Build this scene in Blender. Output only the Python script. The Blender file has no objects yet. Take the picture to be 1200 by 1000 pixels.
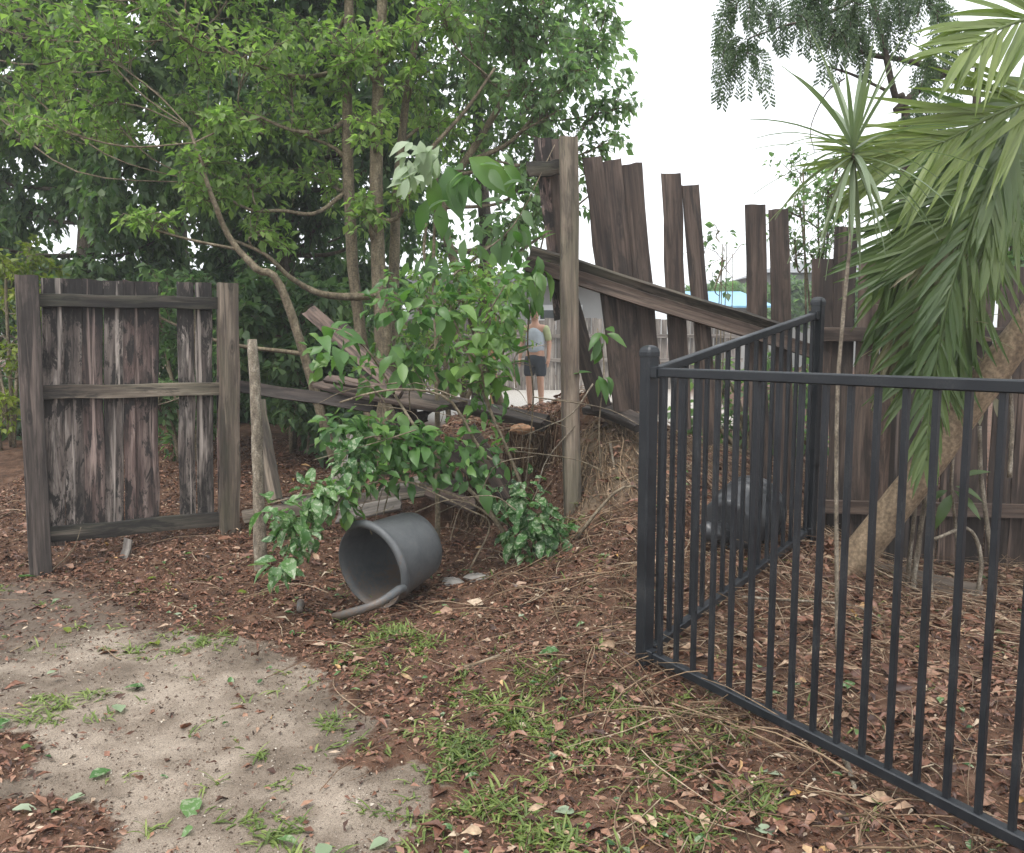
import bpy, math, random
import numpy as np
from mathutils import Vector, Matrix
R = math.radians
random.seed(11); rng = np.random.default_rng(11)
SC = bpy.context.scene
COL = SC.collection

# ------------------------------------------------------------------ camera, sky, sun, exposure
CAM = np.array((0.0, 0.0, 1.45)); PITCH = math.atan(0.108); FPX = 1000.0
cd = bpy.data.cameras.new('camera'); cam = bpy.data.objects.new('camera', cd); COL.objects.link(cam)
cam.location = CAM; cam.rotation_euler = (math.pi/2-PITCH, 0, 0)
cd.sensor_width = 36; cd.lens = 36*FPX/1200; cd.clip_start = 0.05; cd.clip_end = 2000
SC.camera = cam
w = bpy.data.worlds.new('World'); SC.world = w; w.use_nodes = True
wn, wl = w.node_tree.nodes, w.node_tree.links
SUN_EL, SUN_ROT = R(62), R(215)
sky = wn.new('ShaderNodeTexSky'); sky.sky_type = 'NISHITA'; sky.sun_disc = False
sky.sun_elevation = SUN_EL; sky.sun_rotation = SUN_ROT; sky.dust_density = 6; sky.air_density = 1
mixw = wn.new('ShaderNodeMix'); mixw.data_type = 'RGBA'; mixw.inputs[0].default_value = 0.9
wl.new(sky.outputs[0], mixw.inputs[6]); mixw.inputs[7].default_value = (9.3, 9.6, 10.0, 1)   # overcast cloud layer
wn['Background'].inputs[1].default_value = 0.1
wl.new(mixw.outputs[2], wn['Background'].inputs[0])
sd = bpy.data.lights.new('sun', 'SUN'); sd.energy = 1.3; sd.angle = R(25); sd.color = (1, .97, .92)
sun = bpy.data.objects.new('sun', sd); COL.objects.link(sun)
az = SUN_ROT
sdir = Vector((math.sin(az)*math.cos(SUN_EL), math.cos(az)*math.cos(SUN_EL), math.sin(SUN_EL)))
sun.rotation_euler = sdir.to_track_quat('Z', 'Y').to_euler()
vs = SC.view_settings; vs.view_transform = 'Standard'; vs.look = 'None'; vs.gamma = 1; vs.exposure = 1.15
vs.use_curve_mapping = False
SC.cycles.use_adaptive_sampling = True; SC.cycles.adaptive_threshold = 0.02; SC.cycles.max_bounces = 6; SC.cycles.diffuse_bounces = 3; SC.cycles.glossy_bounces = 2; SC.cycles.transmission_bounces = 3

# ------------------------------------------------------------------ helpers
F_ = np.array((0, math.cos(PITCH), -math.sin(PITCH))); U_ = np.array((0, math.sin(PITCH), math.cos(PITCH)))
def ray(u, v): return np.array(((u-600)/FPX, 0, 0)) + U_*(-(v-500)/FPX) + F_
def at(u, v, Y):
    d = ray(u, v); return CAM + d*(Y/d[1])
def online(u, v, A, B, off=0.0):
    A = np.array(A, float); B = np.array(B, float); e = B-A; n = np.array((e[1], -e[0])); n /= np.linalg.norm(n)
    A2 = A + n*off                                             # positive offset: towards the camera side
    d = ray(u, v); t = n.dot(A2)/n.dot(d[:2]); return CAM + d*t
def unit(a): return a/(np.linalg.norm(a, axis=-1, keepdims=True)+1e-9)

def new_mesh(name, V, F, mat, smooth=False):
    me = bpy.data.meshes.new(name)
    V = np.asarray(V, dtype=np.float32).reshape(-1, 3)
    if isinstance(F, np.ndarray):
        k = F.shape[1]; n = len(F)
        me.vertices.add(len(V)); me.vertices.foreach_set('co', V.ravel())
        me.loops.add(n*k); me.loops.foreach_set('vertex_index', F.astype(np.int32).ravel())
        me.polygons.add(n); me.polygons.foreach_set('loop_start', np.arange(0, n*k, k, dtype=np.int32))
        me.update(calc_edges=True)
    else:
        me.from_pydata(V.tolist(), [], F)
    if smooth: me.polygons.foreach_set('use_smooth', np.ones(len(me.polygons), dtype=bool))
    if mat: me.materials.append(mat)
    return me
def link(name, me, parent=None, loc=None):
    o = bpy.data.objects.new(name, me); COL.objects.link(o)
    if parent: o.parent = parent
    if loc is not None: o.location = loc
    return o
ORIG = {}
def thing(name, label, cat, base, group=None):
    o = link(name, None, None, tuple(base)); o.empty_display_size = .1
    ORIG[o.name] = np.array(base, float); tag(o, label, cat, group); return o
def tag(o, label=None, cat=None, group=None, kind=None):
    if label: o['label'] = label
    if cat: o['category'] = cat
    if group: o['group'] = group
    if kind: o['kind'] = kind
    return o
def root_of(o):
    while o.parent: o = o.parent
    return o
def part(name, V, F, mat, parent=None, smooth=False, kind=None, base=None):
    """mesh given in world coordinates, stored relative to its thing (or to base)"""
    V = np.asarray(V, float).reshape(-1, 3)
    if parent is not None: V = V - ORIG[root_of(parent).name]
    elif base is not None: V = V - np.array(base, float)
    o = link(name, new_mesh(name, V, F, mat, smooth), parent, tuple(base) if (parent is None and base is not None) else None)
    if kind: o['kind'] = kind
    return o

class MB:
    def __init__(s): s.V = []; s.F = []; s.n = 0
    def add(s, V, F):
        s.V.append(np.asarray(V, float)); s.F += [tuple(i+s.n for i in f) for f in F]; s.n += len(V)
    def tube(s, pts, rad, k=6, cap=True, wob=0.0):
        pts = np.asarray(pts, float); n = len(pts)
        rad = np.broadcast_to(np.asarray(rad, float), (n,))
        T = np.gradient(pts, axis=0); T = unit(T)
        ref = np.array((0.3, 0.2, 1.0)) if abs(T[0][2]) < .8 else np.array((1.0, .1, 0.2))
        A = unit(np.cross(T, ref)); Bv = np.cross(T, A)
        a = np.arange(k)*2*math.pi/k
        rr = rad[:, None]*(1+wob*rng.normal(size=(n, k))) if wob else np.repeat(rad[:, None], k, 1)
        V = pts[:, None, :] + (A[:, None, :]*np.cos(a)[None, :, None] + Bv[:, None, :]*np.sin(a)[None, :, None])*rr[:, :, None]
        F = []
        for i in range(n-1):
            for j in range(k):
                F.append((i*k+j, i*k+(j+1) % k, (i+1)*k+(j+1) % k, (i+1)*k+j))
        if cap: F.append(tuple(range(k-1, -1, -1))); F.append(tuple((n-1)*k+j for j in range(k)))
        s.add(V.reshape(-1, 3), F)
    def box(s, P, Q):
        x0, y0, z0 = P; x1, y1, z1 = Q
        V = [(x0,y0,z0),(x1,y0,z0),(x1,y1,z0),(x0,y1,z0),(x0,y0,z1),(x1,y0,z1),(x1,y1,z1),(x0,y1,z1)]
        s.add(V, [(3,2,1,0),(4,5,6,7),(0,1,5,4),(1,2,6,5),(2,3,7,6),(3,0,4,7)])
    def build(s, name, mat, parent=None, smooth=False, kind=None, base=None):
        return part(name, np.concatenate(s.V), s.F, mat, parent, smooth, kind, base)
def spline(P, n):
    """Catmull-Rom through points"""
    P = np.asarray(P, float); Q = np.vstack((2*P[0]-P[1], P, 2*P[-1]-P[-2])); out = []
    m = len(P)-1
    for t in np.linspace(0, m-1e-6, n):
        i = int(t); f = t-i; a, b, c, d = Q[i:i+4]
        out.append(.5*((2*b)+(-a+c)*f+(2*a-5*b+4*c-d)*f*f+(-a+3*b-3*c+d)*f**3))
    return np.array(out)

# ------------------------------------------------------------------ materials
def nt(name):
    m = bpy.data.materials.new(name); m.use_nodes = True
    return m, m.node_tree.nodes, m.node_tree.links, m.node_tree.nodes['Principled BSDF']
def ramp(N, stops):
    r = N.new('ShaderNodeValToRGB'); cr = r.color_ramp
    while len(cr.elements) > 1: cr.elements.remove(cr.elements[-1])
    for i, (p, c) in enumerate(stops):
        e = cr.elements[0] if i == 0 else cr.elements.new(p)
        e.position = p; e.color = (c[0], c[1], c[2], 1)
    return r
def noise(N, L, vec, scale, detail=4, rough=.55, dist=0):
    n = N.new('ShaderNodeTexNoise'); n.inputs['Scale'].default_value = scale; n.inputs['Detail'].default_value = detail
    n.inputs['Roughness'].default_value = rough; n.inputs['Distortion'].default_value = dist
    if vec: L.new(vec, n.inputs['Vector'])
    return n
def mixc(N, L, fac, a, b, mode='MIX'):
    m = N.new('ShaderNodeMix'); m.data_type = 'RGBA'; m.blend_type = mode
    for s, x in ((0, fac), (6, a), (7, b)):
        if hasattr(x, 'default_value'): L.new(x, m.inputs[s])
        elif s == 0: m.inputs[0].default_value = x
        else: m.inputs[s].default_value = (x[0], x[1], x[2], 1)
    return m.outputs[2]
def math_(N, L, op, a, b=0.0, clamp=False):
    m = N.new('ShaderNodeMath'); m.operation = op; m.use_clamp = clamp
    for i, x in enumerate((a, b)):
        if hasattr(x, 'default_value'): L.new(x, m.inputs[i])
        else: m.inputs[i].default_value = x
    return m.outputs[0]
def bump(N, L, B, h, strength=.3, dist=.01):
    b = N.new('ShaderNodeBump'); b.inputs['Strength'].default_value = strength; b.inputs['Distance'].default_value = dist
    L.new(h, b.inputs['Height']); L.new(b.outputs[0], B.inputs['Normal'])

def wood(name, dark, mid, light, stain=(.012, .010, .009), stain_amt=.6, tint=None, tint_amt=.0, rough=.8, mould=0.0):
    m, N, L, B = nt(name)
    tc = N.new('ShaderNodeTexCoord'); oi = N.new('ShaderNodeObjectInfo')
    off = N.new('ShaderNodeVectorMath'); off.operation = 'MULTIPLY_ADD'
    L.new(oi.outputs['Random'], off.inputs[0]); off.inputs[1].default_value = (31, 17, 23); L.new(tc.outputs['Object'], off.inputs[2])
    def mp(sx, sz):
        k = N.new('ShaderNodeMapping'); k.inputs['Scale'].default_value = (sx, sx, sz); L.new(off.outputs[0], k.inputs[0]); return k.outputs[0]
    g = noise(N, L, mp(10, .75), 1.6, 8, .66, .35)
    c = ramp(N, [(.36, dark), (.50, mid), (.66, light)]); L.new(g.outputs[0], c.inputs[0])
    oc = N.new('ShaderNodeMapRange'); L.new(oi.outputs['Random'], oc.inputs[0]); oc.inputs[3].default_value = .55; oc.inputs[4].default_value = 1.35
    col = N.new('ShaderNodeVectorMath'); col.operation = 'SCALE'; L.new(c.outputs[0], col.inputs[0]); L.new(oc.outputs[0], col.inputs['Scale'])
    col = col.outputs[0]
    if tint:
        tn = noise(N, L, mp(5, 1.6), 1.3, 3); tr = ramp(N, [(.45, (0, 0, 0)), (.65, (tint_amt,)*3)]); L.new(tn.outputs[0], tr.inputs[0])
        col = mixc(N, L, tr.outputs[0], col, tint)
    s = noise(N, L, mp(7, 1.1), 1.5, 5, .7, .6); sr = ramp(N, [(.50, (0, 0, 0)), (.58, (stain_amt,)*3)]); L.new(s.outputs[0], sr.inputs[0])
    col = mixc(N, L, sr.outputs[0], col, stain)
    if mould:                                                    # black mould where rain sits: board tops and behind the rails
        sx = N.new('ShaderNodeSeparateXYZ'); L.new(tc.outputs['Generated'], sx.inputs[0]); zr = ramp(N, [(0, (.12,)*3), (.30, (0,)*3), (.48, (.02,)*3), (.56, (.16,)*3), (.62, (.02,)*3), (.80, (.05,)*3), (.92, (.26,)*3), (1, (.12,)*3)]); L.new(sx.outputs[2], zr.inputs[0])
        mn = noise(N, L, mp(13, 4), 1.5, 6, .75, .5); mr = ramp(N, [(.545, (0,)*3), (.61, (mould,)*3)]); L.new(math_(N, L, 'ADD', mn.outputs[0], zr.outputs[0]), mr.inputs[0])
        col = mixc(N, L, mr.outputs[0], col, stain)
    ps = noise(N, L, mp(14, .6), 1.4, 4, .6, .4); pr = ramp(N, [(.58, (0, 0, 0)), (.66, (.7,)*3)]); L.new(ps.outputs[0], pr.inputs[0])
    col = mixc(N, L, pr.outputs[0], col, [min(.5, x*1.35) for x in light])
    vk = N.new('ShaderNodeTexVoronoi'); vk.inputs['Scale'].default_value = 1.0; L.new(mp(9, 3.2), vk.inputs['Vector'])
    kr = ramp(N, [(.05, (.18,)*3), (.10, (.8,)*3), (.13, (.4,)*3), (.2, (1,)*3)]); L.new(vk.outputs['Distance'], kr.inputs[0]); col = mixc(N, L, .8, col, kr.outputs[0], 'MULTIPLY')
    fine = noise(N, L, mp(60, 2.5), 1.5, 4, .7)
    fr = ramp(N, [(.3, (.55,)*3), (.7, (1.25,)*3)]); L.new(fine.outputs[0], fr.inputs[0])
    col = mixc(N, L, 1.0, col, fr.outputs[0], 'MULTIPLY')
    L.new(col, B.inputs['Base Color']); B.inputs['Roughness'].default_value = rough
    h = math_(N, L, 'ADD', g.outputs[0], math_(N, L, 'MULTIPLY', fine.outputs[0], .6))
    bump(N, L, B, h, .55, .006)
    return m
def bark(name, a, b, c, ring=0.0, scale=1.0):
    m, N, L, B = nt(name)
    g = N.new('ShaderNodeNewGeometry')
    mp = N.new('ShaderNodeMapping'); mp.inputs['Scale'].default_value = (1, 1, .35); L.new(g.outputs['Position'], mp.inputs[0])
    n1 = noise(N, L, mp.outputs[0], 22*scale, 6, .65); r = ramp(N, [(.3, a), (.52, b), (.72, c)]); L.new(n1.outputs[0], r.inputs[0])
    n2 = noise(N, L, g.outputs['Position'], 70*scale, 3); r2 = ramp(N, [(.35, (.6,)*3), (.65, (1.2,)*3)]); L.new(n2.outputs[0], r2.inputs[0])
    L.new(mixc(N, L, 1, r.outputs[0], r2.outputs[0], 'MULTIPLY'), B.inputs['Base Color']); B.inputs['Roughness'].default_value = .85
    bump(N, L, B, n1.outputs[0], .5, .01)
    return m
def leafmat(name, c1, c2, c3, trans=.35, rough=.42, clump=1.6, vari=None, wave=0.0):
    """colour varies from leaf to leaf and from branch to branch"""
    m, N, L, B = nt(name)
    g = N.new('ShaderNodeNewGeometry'); oi = N.new('ShaderNodeObjectInfo')
    n = noise(N, L, g.outputs['Position'], clump, 2)
    f = math_(N, L, 'ADD', math_(N, L, 'MULTIPLY', g.outputs['Random Per Island'], .75), math_(N, L, 'MULTIPLY', math_(N, L, 'SUBTRACT', n.outputs[0], .5), 1.3))
    f = math_(N, L, 'ADD', f, math_(N, L, 'MULTIPLY', oi.outputs['Random'], .25), True)
    r = ramp(N, [(0, c1), (.5, c2), (1, c3)]); L.new(f, r.inputs[0]); col = r.outputs[0]
    if vari:
        vn = noise(N, L, g.outputs['Position'], 45, 3, .6); vr = ramp(N, [(.52, (0, 0, 0)), (.60, (.85,)*3)]); L.new(vn.outputs[0], vr.inputs[0])
        col = mixc(N, L, vr.outputs[0], col, vari)
    L.new(col, B.inputs['Base Color']); B.inputs['Roughness'].default_value = rough
    B.inputs['Specular IOR Level'].default_value = .45
    t = N.new('ShaderNodeBsdfTranslucent')
    tcol = mixc(N, L, 1, col, (1.3, 1.55, .85), 'MULTIPLY'); L.new(tcol, t.inputs[0])
    mx = N.new('ShaderNodeMixShader'); mx.inputs[0].default_value = trans
    L.new(B.outputs[0], mx.inputs[1]); L.new(t.outputs[0], mx.inputs[2]); L.new(mx.outputs[0], N['Material Output'].inputs[0])
    return m
def litter(name, stops, rough=.8, spec=.25):
    m, N, L, B = nt(name)
    g = N.new('ShaderNodeNewGeometry'); r = ramp(N, stops); L.new(g.outputs['Random Per Island'], r.inputs[0])
    n = noise(N, L, g.outputs['Position'], 60, 3); r2 = ramp(N, [(.3, (.65,)*3), (.7, (1.25,)*3)]); L.new(n.outputs[0], r2.inputs[0])
    L.new(mixc(N, L, 1, r.outputs[0], r2.outputs[0], 'MULTIPLY'), B.inputs['Base Color'])
    B.inputs['Roughness'].default_value = rough; B.inputs['Specular IOR Level'].default_value = spec
    return m
def plain(name, c, rough=.6, spec=.4, var=.25, scale=12, bmp=0.0, metal=0.0):
    m, N, L, B = nt(name)
    g = N.new('ShaderNodeTexCoord'); n = noise(N, L, g.outputs['Object'], scale, 5, .6)
    r = ramp(N, [(.3, [x*(1-var) for x in c]), (.7, [x*(1+var) for x in c])]); L.new(n.outputs[0], r.inputs[0])
    L.new(r.outputs[0], B.inputs['Base Color']); B.inputs['Roughness'].default_value = rough; B.inputs['Specular IOR Level'].default_value = spec
    B.inputs['Metallic'].default_value = metal
    if bmp: bump(N, L, B, n.outputs[0], bmp, .005)
    return m

M = {}
M['pale'] = wood('weathered_paling', (.030, .023, .020), (.145, .115, .099), (.37, .32, .28), stain_amt=.65, mould=.92)
M['palered'] = wood('reddish_paling', (.022, .014, .012), (.12, .078, .067), (.33, .25, .215), stain_amt=.55, mould=.92)
M['dark'] = wood('dark_paling', (.024, .016, .013), (.060, .041, .032), (.105, .076, .059), stain_amt=.6)
M['rail'] = wood('mossy_rail', (.028, .022, .017), (.085, .066, .050), (.20, .165, .125), stain_amt=.75, tint=(.07, .08, .045), tint_amt=.35)
M['raildark'] = wood('dark_mossy_rail', (.016, .013, .010), (.048, .039, .030), (.13, .11, .085), stain_amt=.8, tint=(.06, .062, .04), tint_amt=.35)
M['post'] = wood('old_post', (.05, .038, .030), (.125, .095, .072), (.23, .185, .14), stain_amt=.45, tint=(.085, .085, .05), tint_amt=.5)
M['postdark'] = wood('dark_post', (.022, .017, .015), (.06, .047, .04), (.13, .10, .085), stain_amt=.6)
M['greypal'] = wood('grey_paling', (.10, .085, .072), (.19, .165, .145), (.29, .26, .23), stain_amt=.3)
M['palewood'] = wood('pale_board', (.16, .13, .105), (.30, .26, .215), (.45, .41, .36), stain_amt=.3)
M['brownplank'] = wood('brown_plank', (.030, .019, .014), (.085, .056, .043), (.17, .12, .095), stain_amt=.65)
M['bark'] = bark('tan_bark', (.07, .055, .035), (.17, .135, .085), (.29, .24, .165))
M['barkdark'] = bark('dark_bark', (.03, .024, .018), (.08, .062, .045), (.15, .12, .09))
M['barktrunk'] = bark('leaning_trunk_bark', (.13, .09, .055), (.24, .175, .11), (.33, .25, .165), scale=.8)
M['lichen'] = bark('lichen_bark', (.07, .055, .04), (.20, .165, .12), (.40, .36, .29), scale=1.6)
M['twig'] = bark('twig_bark', (.08, .06, .04), (.19, .15, .10), (.33, .28, .20))
M['root'] = litter('root_fibre', [(0, (.045, .028, .016)), (.5, (.13, .085, .05)), (1, (.27, .19, .12))])
M['leafdark'] = leafmat('dark_leaf', (.046, .090, .046), (.094, .160, .072), (.165, .245, .098), .46, .42)
M['leafmid'] = leafmat('mid_leaf', (.065, .115, .058), (.125, .205, .095), (.220, .315, .145), .55, .45)
M['leafbright'] = leafmat('bright_leaf', (.095, .158, .046), (.192, .292, .084), (.330, .432, .142), .55, .48)
M['leafyellow'] = leafmat('yellow_leaf', (.10, .15, .02), (.19, .24, .035), (.30, .33, .05), .45, .5)
M['leafvar'] = leafmat('variegated_leaf', (.030, .085, .026), (.065, .155, .044), (.14, .245, .075), .34, .38, vari=(.30, .36, .23))
M['leafshrub'] = leafmat('shrub_leaf', (.036, .095, .026), (.085, .180, .046), (.19, .300, .080), .4, .4)
M['leafpale'] = leafmat('pale_leaf_underside', (.13, .21, .10), (.26, .33, .21), (.44, .49, .37), .3, .5)
M['leafpalm'] = leafmat('palm_leaf', (.036, .068, .026), (.074, .120, .042), (.165, .215, .078), .34, .4)
M['leafpalmlit'] = leafmat('palm_leaf_lit', (.080, .120, .036), (.155, .205, .060), (.29, .335, .105), .38, .4)  # paler palm leaf for the upper fronds, brighter light painted into the colour
M['leafdrac'] = leafmat('dracaena_leaf', (.08, .12, .065), (.16, .205, .12), (.30, .34, .22), .25, .38)
M['leafdry'] = leafmat('dry_leaf_strip', (.14, .13, .08), (.24, .22, .14), (.36, .33, .22), .2, .6)
M['leaffeather'] = leafmat('feathery_leaf', (.028, .058, .030), (.055, .095, .044), (.10, .15, .065), .35, .5)
M['grass'] = leafmat('grass_blade', (.075, .115, .028), (.145, .20, .05), (.27, .32, .10), .35, .5, clump=3)
M['leafbrown'] = litter('brown_leaf', [(0, (.045, .022, .016)), (.25, (.115, .050, .031)), (.5, (.19, .087, .054)), (.82, (.25, .135, .085)), (.97, (.40, .29, .19)), (1, (.40, .22, .06))], .45, .45)
M['chip'] = litter('mulch_chip', [(0, (.028, .013, .008)), (.35, (.105, .044, .026)), (.7, (.20, .090, .054)), (.93, (.30, .18, .118)), (1, (.50, .41, .30))], .55, .4)
M['straw'] = litter('straw', [(0, (.07, .042, .026)), (.4, (.16, .10, .062)), (.8, (.28, .20, .13)), (1, (.42, .34, .24))], .7)
def steel_mat():
    m, N, L, B = nt('powder_coat'); g = N.new('ShaderNodeNewGeometry'); n = noise(N, L, g.outputs['Position'], 9, 5, .6); n2 = noise(N, L, g.outputs['Position'], 160, 4, .75)
    f = math_(N, L, 'ADD', math_(N, L, 'MULTIPLY', n.outputs[0], .5), math_(N, L, 'MULTIPLY', n2.outputs[0], .5)); d = ramp(N, [(.54, (.0075, .010, .0135)), (.66, (.028, .029, .030)), (.74, (.07, .066, .06))]); L.new(f, d.inputs[0]); L.new(d.outputs[0], B.inputs['Base Color'])
    rr = N.new('ShaderNodeMapRange'); L.new(n.outputs[0], rr.inputs[0]); rr.inputs[1].default_value = .3; rr.inputs[2].default_value = .7; rr.inputs[3].default_value = .3; rr.inputs[4].default_value = .6; L.new(rr.outputs[0], B.inputs['Roughness']); bump(N, L, B, n2.outputs[0], .05, .002); return m
M['steel'] = steel_mat()
def tub_mat():
    m, N, L, B = nt('grey_plastic'); tc = N.new('ShaderNodeTexCoord'); n = noise(N, L, tc.outputs['Object'], 7, 7, .7, .4); n2 = noise(N, L, tc.outputs['Object'], 55, 4, .7)
    base = ramp(N, [(.3, (.055, .06, .063)), (.7, (.105, .11, .115))]); L.new(n.outputs[0], base.inputs[0])
    sx = N.new('ShaderNodeSeparateXYZ'); L.new(tc.outputs['Object'], sx.inputs[0]); low = N.new('ShaderNodeMapRange'); L.new(sx.outputs[2], low.inputs[0]); low.inputs[1].default_value = .22; low.inputs[2].default_value = -.02; low.inputs[3].default_value = 0; low.inputs[4].default_value = .22
    d = ramp(N, [(.56, (0,)*3), (.68, (.85,)*3)]); L.new(math_(N, L, 'ADD', math_(N, L, 'ADD', math_(N, L, 'MULTIPLY', n.outputs[0], .6), math_(N, L, 'MULTIPLY', n2.outputs[0], .4)), low.outputs[0]), d.inputs[0])
    L.new(mixc(N, L, d.outputs[0], base.outputs[0], (.12, .085, .062)), B.inputs['Base Color'])
    rr = N.new('ShaderNodeMapRange'); L.new(n2.outputs[0], rr.inputs[0]); rr.inputs[3].default_value = .35; rr.inputs[4].default_value = .75; L.new(rr.outputs[0], B.inputs['Roughness']); bump(N, L, B, n2.outputs[0], .12, .004); return m
M['tub'] = tub_mat()
M['pot'] = plain('black_plastic', (.034, .036, .039), .36, .5, .3, 8)
M['stone'] = plain('stone', (.26, .24, .22), .85, .2, .35, 18, .5)
M['brick'] = plain('clay_brick', (.34, .19, .11), .85, .2, .3, 20, .4)
M['wallgrey'] = plain('painted_wall', (.30, .30, .29), .8, .2, .06, 2)
M['roofgrey'] = plain('grey_roof', (.16, .165, .17), .6, .3, .12, 3)
M['blue'] = plain('blue_sheet_roof', (.17, .36, .52), .5, .4, .06, 3)
M['white'] = plain('white_frame', (.62, .63, .63), .5, .4, .05, 4)
M['glass'] = plain('dark_pane', (.03, .035, .04), .1, .6, .1, 2)
M['gravel'] = litter('gravel', [(0, (.30, .27, .23)), (.5, (.50, .47, .42)), (1, (.68, .65, .60))], .85)
M['tan'] = plain('tan_timber', (.42, .24, .12), .7, .3, .2, 9)
M['skin'] = plain('skin', (.40, .23, .16), .6, .4, .06, 8)
M['shirt'] = plain('grey_blue_cloth', (.36, .40, .44), .85, .2, .12, 14)
M['hivis'] = plain('yellow_cloth', (.33, .36, .20), .85, .2, .12, 12)
M['shorts'] = plain('dark_cloth', (.04, .045, .055), .85, .2, .15, 12)
M['hair'] = plain('hair', (.10, .075, .055), .7, .3, .2, 30)

# ------------------------------------------------------------------ terrain
CP = np.array([(-3,1,0),(0,1,0),(3,1,0),(-6,2,0),(6,2,0),(-3,3,0),(-1,3,0),(0,3,.02),(-1.5,4,.02),(.51,3.4,.085),(1.3,2.2,-.01),(.9,2.8,.03),(.7,3.1,.06),
 (2.6,3,.04),(2.5,4.6,.03),(3.6,5,0),(1.6,4.2,.17),(1.62,4.6,.33),(2.2,5.1,.06),(-2.94,5.16,-.02),(-1.9,5.72,.13),(-1.5,4.86,.04),(-.6,4.35,.05),
 (-4,4,0),(-5,6,.08),(.1,4.6,.18),(.33,4.95,.37),(.55,4.5,.34),(.62,4.95,.62),(.62,5.35,.88),(.75,5.8,.93),(0,5.4,.22),(-.5,5.6,.2),(-1.1,6.3,.2),
 (-2.5,7.5,.30),(-4,9,.46),(-1.5,9,.45),(1.25,5.1,.45),(1.3,6,.62),(1.9,6,.45),(3,6.2,.25),(5,6,.1),(0,6.0,.36),(0,7.5,.45),(0,10,.3),(2,10,.3),(0,13.5,.24),(0,19,.24),
 (-6,14,.4),(6,14,.3),(0,26,.3),(-9,26,.3),(9,26,.3),(-9,8,.3),(9,8,.1),(1.2,4.2,.24),(2.0,4.1,.1),(1.6,3.4,.1)], float)
def _phi(r2): return .5*r2*np.log(r2+1e-9)
def _tps():
    n = len(CP); X = CP[:, :2]; K = _phi(((X[:, None]-X[None])**2).sum(-1)) + np.eye(n)*.012
    P = np.hstack((np.ones((n, 1)), X)); A = np.block([[K, P], [P.T, np.zeros((3, 3))]])
    return np.linalg.solve(A, np.concatenate((CP[:, 2], np.zeros(3))))
WT = _tps()
def sstep(a, b, x):
    t = np.clip((x-a)/(b-a), 0, 1); return t*t*(3-2*t)
def H(x, y, fine=True):
    x = np.asarray(x, float); y = np.asarray(y, float); sh = x.shape; x = x.ravel(); y = y.ravel()
    out = np.zeros_like(x)
    xc = np.clip(x, -10, 10); yc = np.clip(y, 0, 26)
    for i in range(0, len(x), 20000):
        s = slice(i, i+20000); d2 = (xc[s, None]-CP[None, :, 0])**2 + (yc[s, None]-CP[None, :, 1])**2
        out[s] = _phi(d2)@WT[:-3] + WT[-3] + WT[-2]*xc[s] + WT[-1]*yc[s]
    # washed out bank: a steep edge with a plateau behind it that falls away to the yard beyond
    edge = 5.62 + .10*np.sin(x*5.1+.7) + .06*np.sin(x*13) + .03*np.sin(x*31+1)
    win = sstep(-.75, -.45, x)*(1-sstep(.35, .75, x))
    out = out + .50*win*sstep(0, .16, y-edge)*(1-sstep(6.3, 9.5, y))
    cap = .90+.25*sstep(.2, .7, x)*sstep(5.2, 5.6, y); k_ = .08; out = -k_*np.logaddexp(-out/k_, -cap/k_)
    if fine:
        near = (1-sstep(7, 10, y))
        out = out + near*(.012*np.sin(x*3.1+y*2.3)*np.sin(y*3.7-x) + .006*np.sin(x*9.7+1.3*y)*np.sin(y*11.1) + .004*np.sin(23*x+5*y)*np.sin(19*y-7*x))
    return out.reshape(sh)
def Hs(x, y): return float(H(np.array([x]), np.array([y]))[0])
def ground_at(u, v, y0=1.2, y1=30):
    """where the pixel's ray meets the terrain"""
    d = ray(u, v); ts = np.linspace(y0, y1, 1500)/d[1]; P = CAM + ts[:, None]*d
    below = np.nonzero(P[:, 2] < H(P[:, 0], P[:, 1]))[0]
    return P[below[0]] if len(below) else P[-1]
def polymask(x, y, poly, soft=.12):
    poly = np.array(poly); n = len(poly); inside = np.zeros(x.shape, bool); dist = np.full(x.shape, 1e9)
    for i in range(n):
        a, b = poly[i], poly[(i+1) % n]
        c = ((a[1] > y) != (b[1] > y)) & (x < (b[0]-a[0])*(y-a[1])/(b[1]-a[1]+1e-12)+a[0]); inside ^= c
        e = b-a; t = np.clip(((x-a[0])*e[0]+(y-a[1])*e[1])/(e@e+1e-12), 0, 1)
        dist = np.minimum(dist, np.hypot(x-a[0]-t*e[0], y-a[1]-t*e[1]))
    return np.clip(.5+np.where(inside, dist, -dist)/(2*soft), 0, 1)
def gpoly(px): return [ground_at(u, v)[:2] for u, v in px]
SAND = gpoly([(-250, 800), (-60, 772), (30, 752), (110, 738), (210, 740), (310, 752), (380, 792), (405, 830), (480, 868), (520, 905), (505, 950), (440, 1010), (420, 1150), (-200, 1150), (-350, 950)])
PATCHES = [gpoly([(-200, 850), (30, 862), (50, 885), (20, 915), (-200, 940)]), gpoly([(-150, 945), (60, 935), (125, 950), (140, 985), (90, 1040), (-150, 1060)]),
           gpoly([(395, 885), (440, 862), (500, 868), (505, 890), (440, 905), (400, 902)])]
DIRT = gpoly([(-100, 690), (30, 682), (110, 690), (190, 735), (110, 745), (30, 760), (-60, 780), (-250, 800)])
def sandmask(x, y):
    s = polymask(x, y, SAND, .10)
    for p in PATCHES: s = s*(1-polymask(x, y, p, .06))
    return s

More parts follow.
